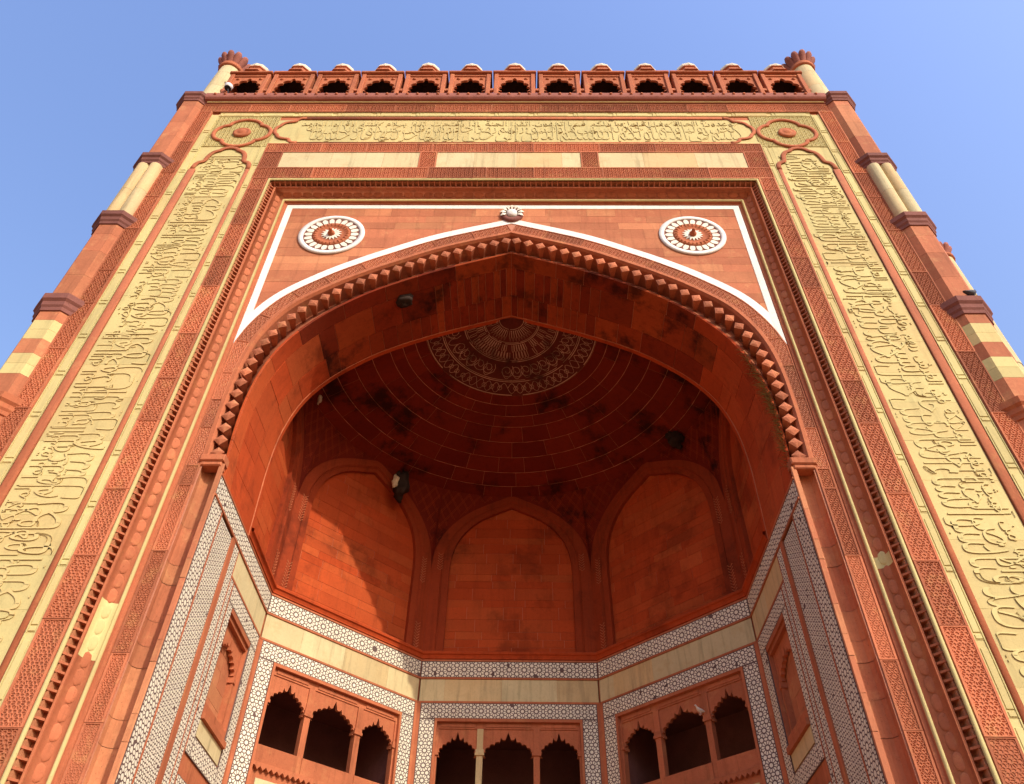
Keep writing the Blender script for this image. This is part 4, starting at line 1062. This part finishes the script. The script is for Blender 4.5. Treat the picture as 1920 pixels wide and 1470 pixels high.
# ------------------------------------------------------------------ kiosks along the parapet
def ident(s, z, d=0.0): return (s, d, z)
def make_kiosk():
    k = empty('roof_kiosk'); H = 2.72; hw = 0.92
    for sg in (-1, 1):
        x0, x1 = sorted((sg * (hw - 0.19), sg * hw)); MB().box(x0, x1, -0.04, 0.16, 0, H - 0.16, 0.02).o('post', 'redm', k)
        MB().box(*sorted((sg * (hw - 0.10), sg * hw)), 0.16, 1.25, 0, H - 0.16).o('side_wall', 'redm', k)
    MB().box(-hw + 0.19, hw - 0.19, 0.0, 0.16, H - 0.34, H - 0.162, 0.015).o('lintel', 'redm', k)
    cusp_panel(ident, 'cusped_arch', 'redm', k, -hw + 0.19, hw - 0.19, 0.95, 2.26, H - 0.34, 0.05, 0.15, 0.02, 3, 0.15, 0.0)
    for sg in (-1, 1):
        x0, x1 = sorted((sg * (hw - 0.19), sg * (hw - 0.22))); MB().box(x0, x1, 0.045, 0.155, 0, 0.95).o('jamb_leaf', 'redm', k)
        MB().box(*sorted((sg * (hw + 0.003), sg * (hw + 0.087))), 0.0, 0.12, 0.9, 1.08).o('tie_block', 'redm', k)
        put('boss', BOSS, 'redm', k, mw=Matrix.Translation((sg * 0.52, 0.05, H - 0.56)) @ Matrix.Rotation(R(90), 4, 'X'))
    MB().box(-hw, hw, 1.15, 1.25, 0, H - 0.16).o('back_wall', 'dark', k)
    MB().box(-hw + 0.1, hw - 0.1, 0.16, 1.15, H - 0.24, H - 0.165).o('ceiling', 'nest', k)  # near-black plate added under the slab; the kiosk's inner shade as colour
    MB().box(-hw - 0.06, hw + 0.06, -0.12, 1.30, H - 0.16, H, 0.03).o('roof_slab', 'redm', k)
    MB().lathe([(0.70, H + 0.002), (0.66, H + 0.14), (0.56, H + 0.18), (0.54, H + 0.50), (0.60, H + 0.54), (0.60, H + 0.60)], 8, (0, 0.45), R(22.5)).o('drum', 'redm', k)
    d = MB().lathe([(0.57, H + 0.602), (0.58, H + 0.70), (0.54, H + 0.90), (0.43, H + 1.08), (0.26, H + 1.19), (0.10, H + 1.24), (0.05, H + 1.27)], 12, (0, 0.45)).o('dome', 'domew', k, False)
    return k
BOSS = MB().lathe([(0.09, 0), (0.085, 0.03), (0.05, 0.06), (0, 0.07)], 8, cap=False).d('boss', True)
proto = make_kiosk()
NK = 13; pitch = 2.01
def copy_tree(o, parent=None):
    c = o.copy(); COL.objects.link(c); c.parent = parent
    for ch in list(o.children): copy_tree(ch, c)
    return c
for i in range(NK):
    k = proto if i == 0 else copy_tree(proto)
    k.location = (-pitch * (NK - 1) / 2 + pitch * i, F - 0.02 + random.uniform(-.012, .012), 34.95); k.rotation_euler.z = R(random.uniform(-.4, .4))
    for ch in k.children:
        if ch.name.startswith('dome'): ch.location.z = random.uniform(-.05, .03); ch.scale = (1, 1, random.uniform(.995, 1.006))
    tag(k, 'red parapet kiosk with white dome standing behind the floodlight' if i == 0 else 'red parapet kiosk with white dome and a dark pigeon on its roof slab' if i == NK - 1 else
        'small red parapet kiosk with white dome, between two other kiosks', 'kiosk', 'kiosks in a row along the parapet')

# ------------------------------------------------------------------ corner turrets
def ngon(ap, z0, z1, n=8): 
    r_ = ap / math.cos(math.pi / n); return [(r_, z0), (r_, z1)]
def ring_mould(part, z0, z1, ap, m='dark'):
    c8 = 1 / math.cos(math.pi / 8); h = z1 - z0
    pr = [(ap, z0), (ap + 0.04, z0 + 0.02), (ap + 0.05, z0 + 0.2 * h), (ap + 0.09, z0 + 0.3 * h), (ap + 0.10, z0 + 0.5 * h), (ap + 0.165, z0 + 0.62 * h), (ap + 0.175, z0 + 0.9 * h), (ap, z1)]
    return MB().lathe([(r_ * c8, z) for r_, z in pr], 8, ang0=R(22.5)).o('ring_moulding', m, part)
def petals(part, z, r0, n=10, s=1.0):
    b = MB(); v = []; f = []; rings = [(0, .14, .08), (.2, .16, .10), (.42, .175, .12), (.62, .17, .12), (.74, .11, .08)]
    for i, (h, wx, wy) in enumerate(rings):
        lean = 0.62 * h ** 1.2
        for j in range(8):
            t = 2 * math.pi * j / 8; v.append((r0 + lean * 0.75 + wy * math.cos(t), wx * math.sin(t), h - 0.12 * math.cos(t) * wy * 4 * (i > 2)))
    for i in range(4):
        for j in range(8): f.append((i * 8 + j, i * 8 + (j + 1) % 8, (i + 1) * 8 + (j + 1) % 8, (i + 1) * 8 + j))
    f.append(tuple(range(32, 40))); b.a(v, f); me = b.d('crown_petal', True)
    for k in range(n): put('crown_petal', me, 'petal', part, mw=Matrix.Translation((0, 0, z)) @ Matrix.Rotation(2 * math.pi * k / n, 4, 'Z') @ Matrix.Scale(s, 4))
AP = 0.724; c8 = 1 / math.cos(math.pi / 8)
ZRING = [(11.5, 12.2), (15.9, 16.6), (20.1, 20.85), (24.8, 25.5), (28.95, 29.6), (34.30, 34.96)]
for sg in (-1, 1):
    t = empty('corner_turret', (sg * 13.82, -0.2, 0))
    tag(t, 'octagonal corner turret beside clear blue sky, sunlit inner face, cream and red bands' if sg < 0 else 'octagonal corner turret with its inner face in shade and a pigeon on a ring', 'turret')
    for z0, z1 in ZRING: ring_mould(t, z0, z1, AP, 'dark' if z0 > 20 else 'redm')
    def blocks(z0, z1, hs, mats, nm='turret_block'):
        z = z0; k = 0
        while z < z1 - 0.02:
            h = hs[k % len(hs)]; z2 = min(z1, z + h); z2 = z1 if z1 - z2 < 0.25 else z2
            MB().lathe([(AP * c8, z + .004), (AP * c8, z2 - .004)], 8, ang0=R(22.5)).o(nm, mats[k % len(mats)], t); z = z2; k += 1
    blocks(0, 11.5, (1.0, 1.2), ('red',)); blocks(12.2, 15.9, (0.9, 0.8), ('red', 'red'))
    blocks(16.6, 20.1, (0.80, 0.42, 0.42, 0.62, 0.42, 0.42), ('red', 'buff', 'buff', 'red', 'buff', 'buff', 'red'))
    blocks(20.85, 24.8, (1.1, 1.3, 1.0), ('red',)); blocks(29.6, 34.30, (1.6, 1.2, 1.5), ('red',))
    # clustered round shafts between the fourth and fifth rings
    MB().lathe([(AP * 0.86, 25.5), (AP * 0.86, 28.95)], 8, ang0=R(22.5)).o('shaft_core', 'red', t)
    for k in range(8):
        a_ = R(22.5 + 45 * k); 
        for z0, z1 in ((25.5, 27.1), (27.11, 28.95)): MB().lathe([(0.25, z0), (0.25, z1)], 14, (0.60 * math.cos(a_), 0.60 * math.sin(a_)), cap=False).o('colonnette', 'cream', t, True)
    # pinnacle above the cornice with a crown of petals
    pc = empty('pinnacle'); pc.parent = t; pc.location = (sg * -0.17, 0.2, 0)
    for z0, z1, r0, r1 in ((34.96, 36.8, .60, .57), (36.81, 38.3, .57, .53), (38.31, 39.1, .53, .50)): MB().lathe([(r0, z0), (r1, z1)], 28, cap=False).o('shaft', 'cream', pc, True)
    MB().lathe([(0.50, 39.1), (0.58, 39.13), (0.60, 39.22), (0.56, 39.28), (0.60, 39.36), (0.52, 39.46), (0.45, 39.5)], 24).o('necking', 'redm', pc, True)
    petals(pc, 39.35, 0.42, 12, 1.0)
    MB().lathe([(0.45, 39.48), (0.52, 40.0), (0.40, 40.25), (0.0, 40.3)], 16, cap=False).o('crown_core', 'redm', pc)

# ------------------------------------------------------------------ receding wings and their turrets
for sg in (-1, 1):
    wg = empty('side_wing', (sg * 14.4, 0.4, 0))
    tag(wg, 'red wing wall receding behind the corner turret that has a pigeon on a ring' if sg > 0 else 'red wing wall receding behind the fully sunlit corner turret', 'wall')
    d = Vector((sg * 0.687, 0.726, 0)) if sg > 0 else Vector((-0.60, 0.80, 0)); n_ = Vector((sg * d.y, -abs(d.x), 0))
    def wq(l0, l1, z0, z1, t0, t1):
        v = []
        for z in (z0, z1):
            for l, t_ in ((l0, t0), (l1, t0), (l1, t1), (l0, t1)): p = d * l + n_ * t_; v.append((p.x, p.y, z))
        return v, [(0, 3, 2, 1), (4, 5, 6, 7), (0, 1, 5, 4), (1, 2, 6, 5), (2, 3, 7, 6), (3, 0, 4, 7)]
    add('wall', *wq(0.2, 9.5, 0, 24.0, -0.5, -0.1), 'red', wg)
    for k in range(3):
        add('blind_panel', *wq(1.4 + 2.7 * k, 3.4 + 2.7 * k, 10 + 0, 14.5, -0.1, -0.07), 'buff', wg); add('blind_panel', *wq(1.4 + 2.7 * k, 3.4 + 2.7 * k, 16, 20.5, -0.1, -0.07), 'buff', wg)
    add('coping', *wq(0.2, 9.5, 24.0, 24.5, -0.6, 0.0), 'redm', wg)
    wt = empty('wing_turret', (18.28 if sg > 0 else -17.3, 4.1, 0))
    tag(wt, 'cream shaft with petal crown peeking out behind the corner turret that carries a pigeon' if sg > 0 else 'cream shaft with petal crown hidden behind the fully sunlit corner turret', 'turret')
    MB().lathe([(0.55, 0), (0.55, 18.9)], 8, ang0=R(22.5)).o('turret_base', 'red', wt)
    ring_mould(wt, 18.9, 19.5, 0.50, 'dark')
    for z0, z1 in ((19.5, 23.0), (23.01, 27), (27.01, 29.6)): MB().lathe([(0.46, z0), (0.44, z1)], 20, cap=False).o('shaft', 'cream', wt, True)
    MB().lathe([(0.44, 29.6), (0.52, 29.65), (0.52, 29.78), (0.42, 29.85)], 20).o('necking', 'redm', wt, True)
    petals(wt, 29.8, 0.34, 11, 0.85)
    MB().lathe([(0.36, 29.85), (0.44, 30.2), (0.3, 30.5), (0.0, 30.55)], 14, cap=False).o('crown_core', 'redm', wt)

# ------------------------------------------------------------------ small things
def blob(name, loc, sx, sy, sz, m, seed, parent=None, n=14):
    rnd = random.Random(seed); b = MB(); v = []; f = []
    ph = [rnd.uniform(0, 6.28) for _ in range(6)]
    for i in range(n + 1):
        th = math.pi * i / n
        for j in range(n):
            t = 2 * math.pi * j / n
            k = 1 + 0.20 * math.sin(2 * t + ph[0] + 2 * th) + 0.16 * math.sin(5 * th + ph[1] + t) + 0.10 * math.sin(5 * t + ph[2]) + 0.10 * rnd.uniform(-1, 1)
            k *= 0.55 + 0.45 * (1 + math.cos(th)) / 2 + 0.2
            v.append((sx * k * math.sin(th) * math.cos(t), sy * k * math.sin(th) * math.sin(t), sz * k * math.cos(th)))
    for i in range(n):
        for j in range(n): f.append((i * n + j, i * n + (j + 1) % n, (i + 1) * n + (j + 1) % n, (i + 1) * n + j))
    o = add(name, v, f, m, parent, True); o.location = loc; return o
tag(blob('bee_nest', (-3.68, 0.98, 23.02), 0.34, 0.22, 0.20, 'nest', 1), 'dark wild bee nest clinging under the front arch soffit', 'bee nest')
n2 = blob('bee_nest', (-4.30, 8.42, 20.75), 0.30, 0.30, 0.62, 'nest', 2); tag(n2, 'tall dark bee nest with pale wax hanging at a vault arch crown', 'bee nest')
blob('wax_comb', (-0.20, -0.26, 0.12), 0.14, 0.08, 0.26, 'comb', 3, n2)
tag(blob('bee_nest', (6.20, 6.44, 21.60), 0.34, 0.20, 0.40, 'nest', 4), 'black bee nest on the shaded pendentive across from the sunlit wall', 'bee nest')
tag(blob('wax_comb', (-6.95, 4.5, 21.75), 0.07, 0.07, 0.26, 'comb', 5), 'small pale wax comb hanging in the vault corner above the sunlit wall', 'wax comb')
def pigeon(loc, rz, m, label, s=1.0):
    b = MB(); n = 10; v = []; f = []
    # body from tail to beak: (along, height, half width, half height)
    st_ = [(-0.20, 0.085, .004, .003), (-0.17, 0.088, .030, .010), (-0.09, 0.10, .045, .028), (-0.02, 0.115, .062, .055), (0.05, 0.13, .062, .062), (0.095, 0.165, .045, .050), (0.115, 0.21, .028, .032), (0.125, 0.235, .026, .028), (0.145, 0.245, .022, .022), (0.165, 0.24, .008, .007), (0.185, 0.235, .002, .002)]
    for x, z, w_, h_ in st_:
        for j in range(n): t = 2 * math.pi * j / n; v.append((x, w_ * math.cos(t), z + h_ * math.sin(t)))
    for i in range(len(st_) - 1):
        for j in range(n): f.append((i * n + j, i * n + (j + 1) % n, (i + 1) * n + (j + 1) % n, (i + 1) * n + j))
    b.a(v, f)
    for sy in (-1, 1): b.tube([(0.02, sy * .025, 0.09), (0.025, sy * .025, 0.0)], 0.006, 5); b.tube([(0.0, sy * .025, 0.004), (0.055, sy * .025, 0.004)], 0.005, 4)
    o = b.o('pigeon', m, None, True); o.location = loc; o.rotation_euler.z = R(rz); o.scale = (s, s, s); tag(o, label, 'bird'); return o
pigeon((14.03, -1.02, 20.80), 20, 'bird', 'dark pigeon perched on a ring of the corner turret with shaded inner face', 1.7)
pigeon((12.05, -0.75, 37.67), 160, 'bird', 'dark pigeon standing on a parapet kiosk roof beside a petal crown', 1.3)
_p = side_frame(45)(-0.78, 11.64, 0.0); pigeon(_p, 200, 'birdw', 'pale pigeon perched on a pillar capital of the shaded gallery', 1.1)
# floodlight on the cornice
fl = empty('floodlight', (-12.50, -0.90, 34.95)); tag(fl, 'small white floodlight on a bent bracket standing on the cornice', 'lamp')
MB().tube([(0.05, 0, 0.0), (0.0, 0, 0.35), (-0.08, 0, 0.62)], 0.025, 6).o('bracket', 'iron', fl)
MB().lathe([(0.10, 0), (0.17, 0.06), (0.18, 0.22), (0.10, 0.34), (0.0, 0.36)], 14, cap=False).o('housing', 'metal', fl, True).location = (-0.10, 0, 0.66)
MB().lathe([(0.15, 0.0), (0.0, -0.02)], 14, cap=False).o('lens', 'iron', fl, True).location = (-0.10, 0, 0.665)
MB().box(-0.15, 0.35, -0.06, 0.06, 0.0, 0.03).o('base_plate', 'iron', fl)
# dry weeds rooted in the joints of the fringe
gb = MB(); rg = random.Random(3)
for k in range(420):
    t = rg.betavariate(2, 2) * 0.36 + 0.02; x = np.interp(t, tS, S_C[:, 0]); z = np.interp(t, tS, S_C[:, 1]); y = 0.28 + rg.uniform(-.1, .12); ln = rg.uniform(0.15, 0.42)
    dx, dy, dz = -rg.uniform(0.1, 0.9), -rg.uniform(-0.3, .8), -rg.uniform(0.1, 1.0) + rg.choice((0, 0.6)); q = math.sqrt(dx * dx + dy * dy + dz * dz); dx, dy, dz = dx / q * ln, dy / q * ln, dz / q * ln
    wv = 0.008; gb.a([(x + .03, y - wv, z), (x + .03, y + wv, z), (x + dx * .55, y + dy * .55 + wv, z + dz * .5), (x + dx, y + dy, z + dz), (x + dx * .55, y + dy * .55 - wv, z + dz * .5)], [(0, 1, 2, 4), (4, 2, 3)])
tag(gb.o('weeds', 'straw'), 'dry grass weeds growing from the lotus bud fringe of the arch', 'weeds', kind='stuff')
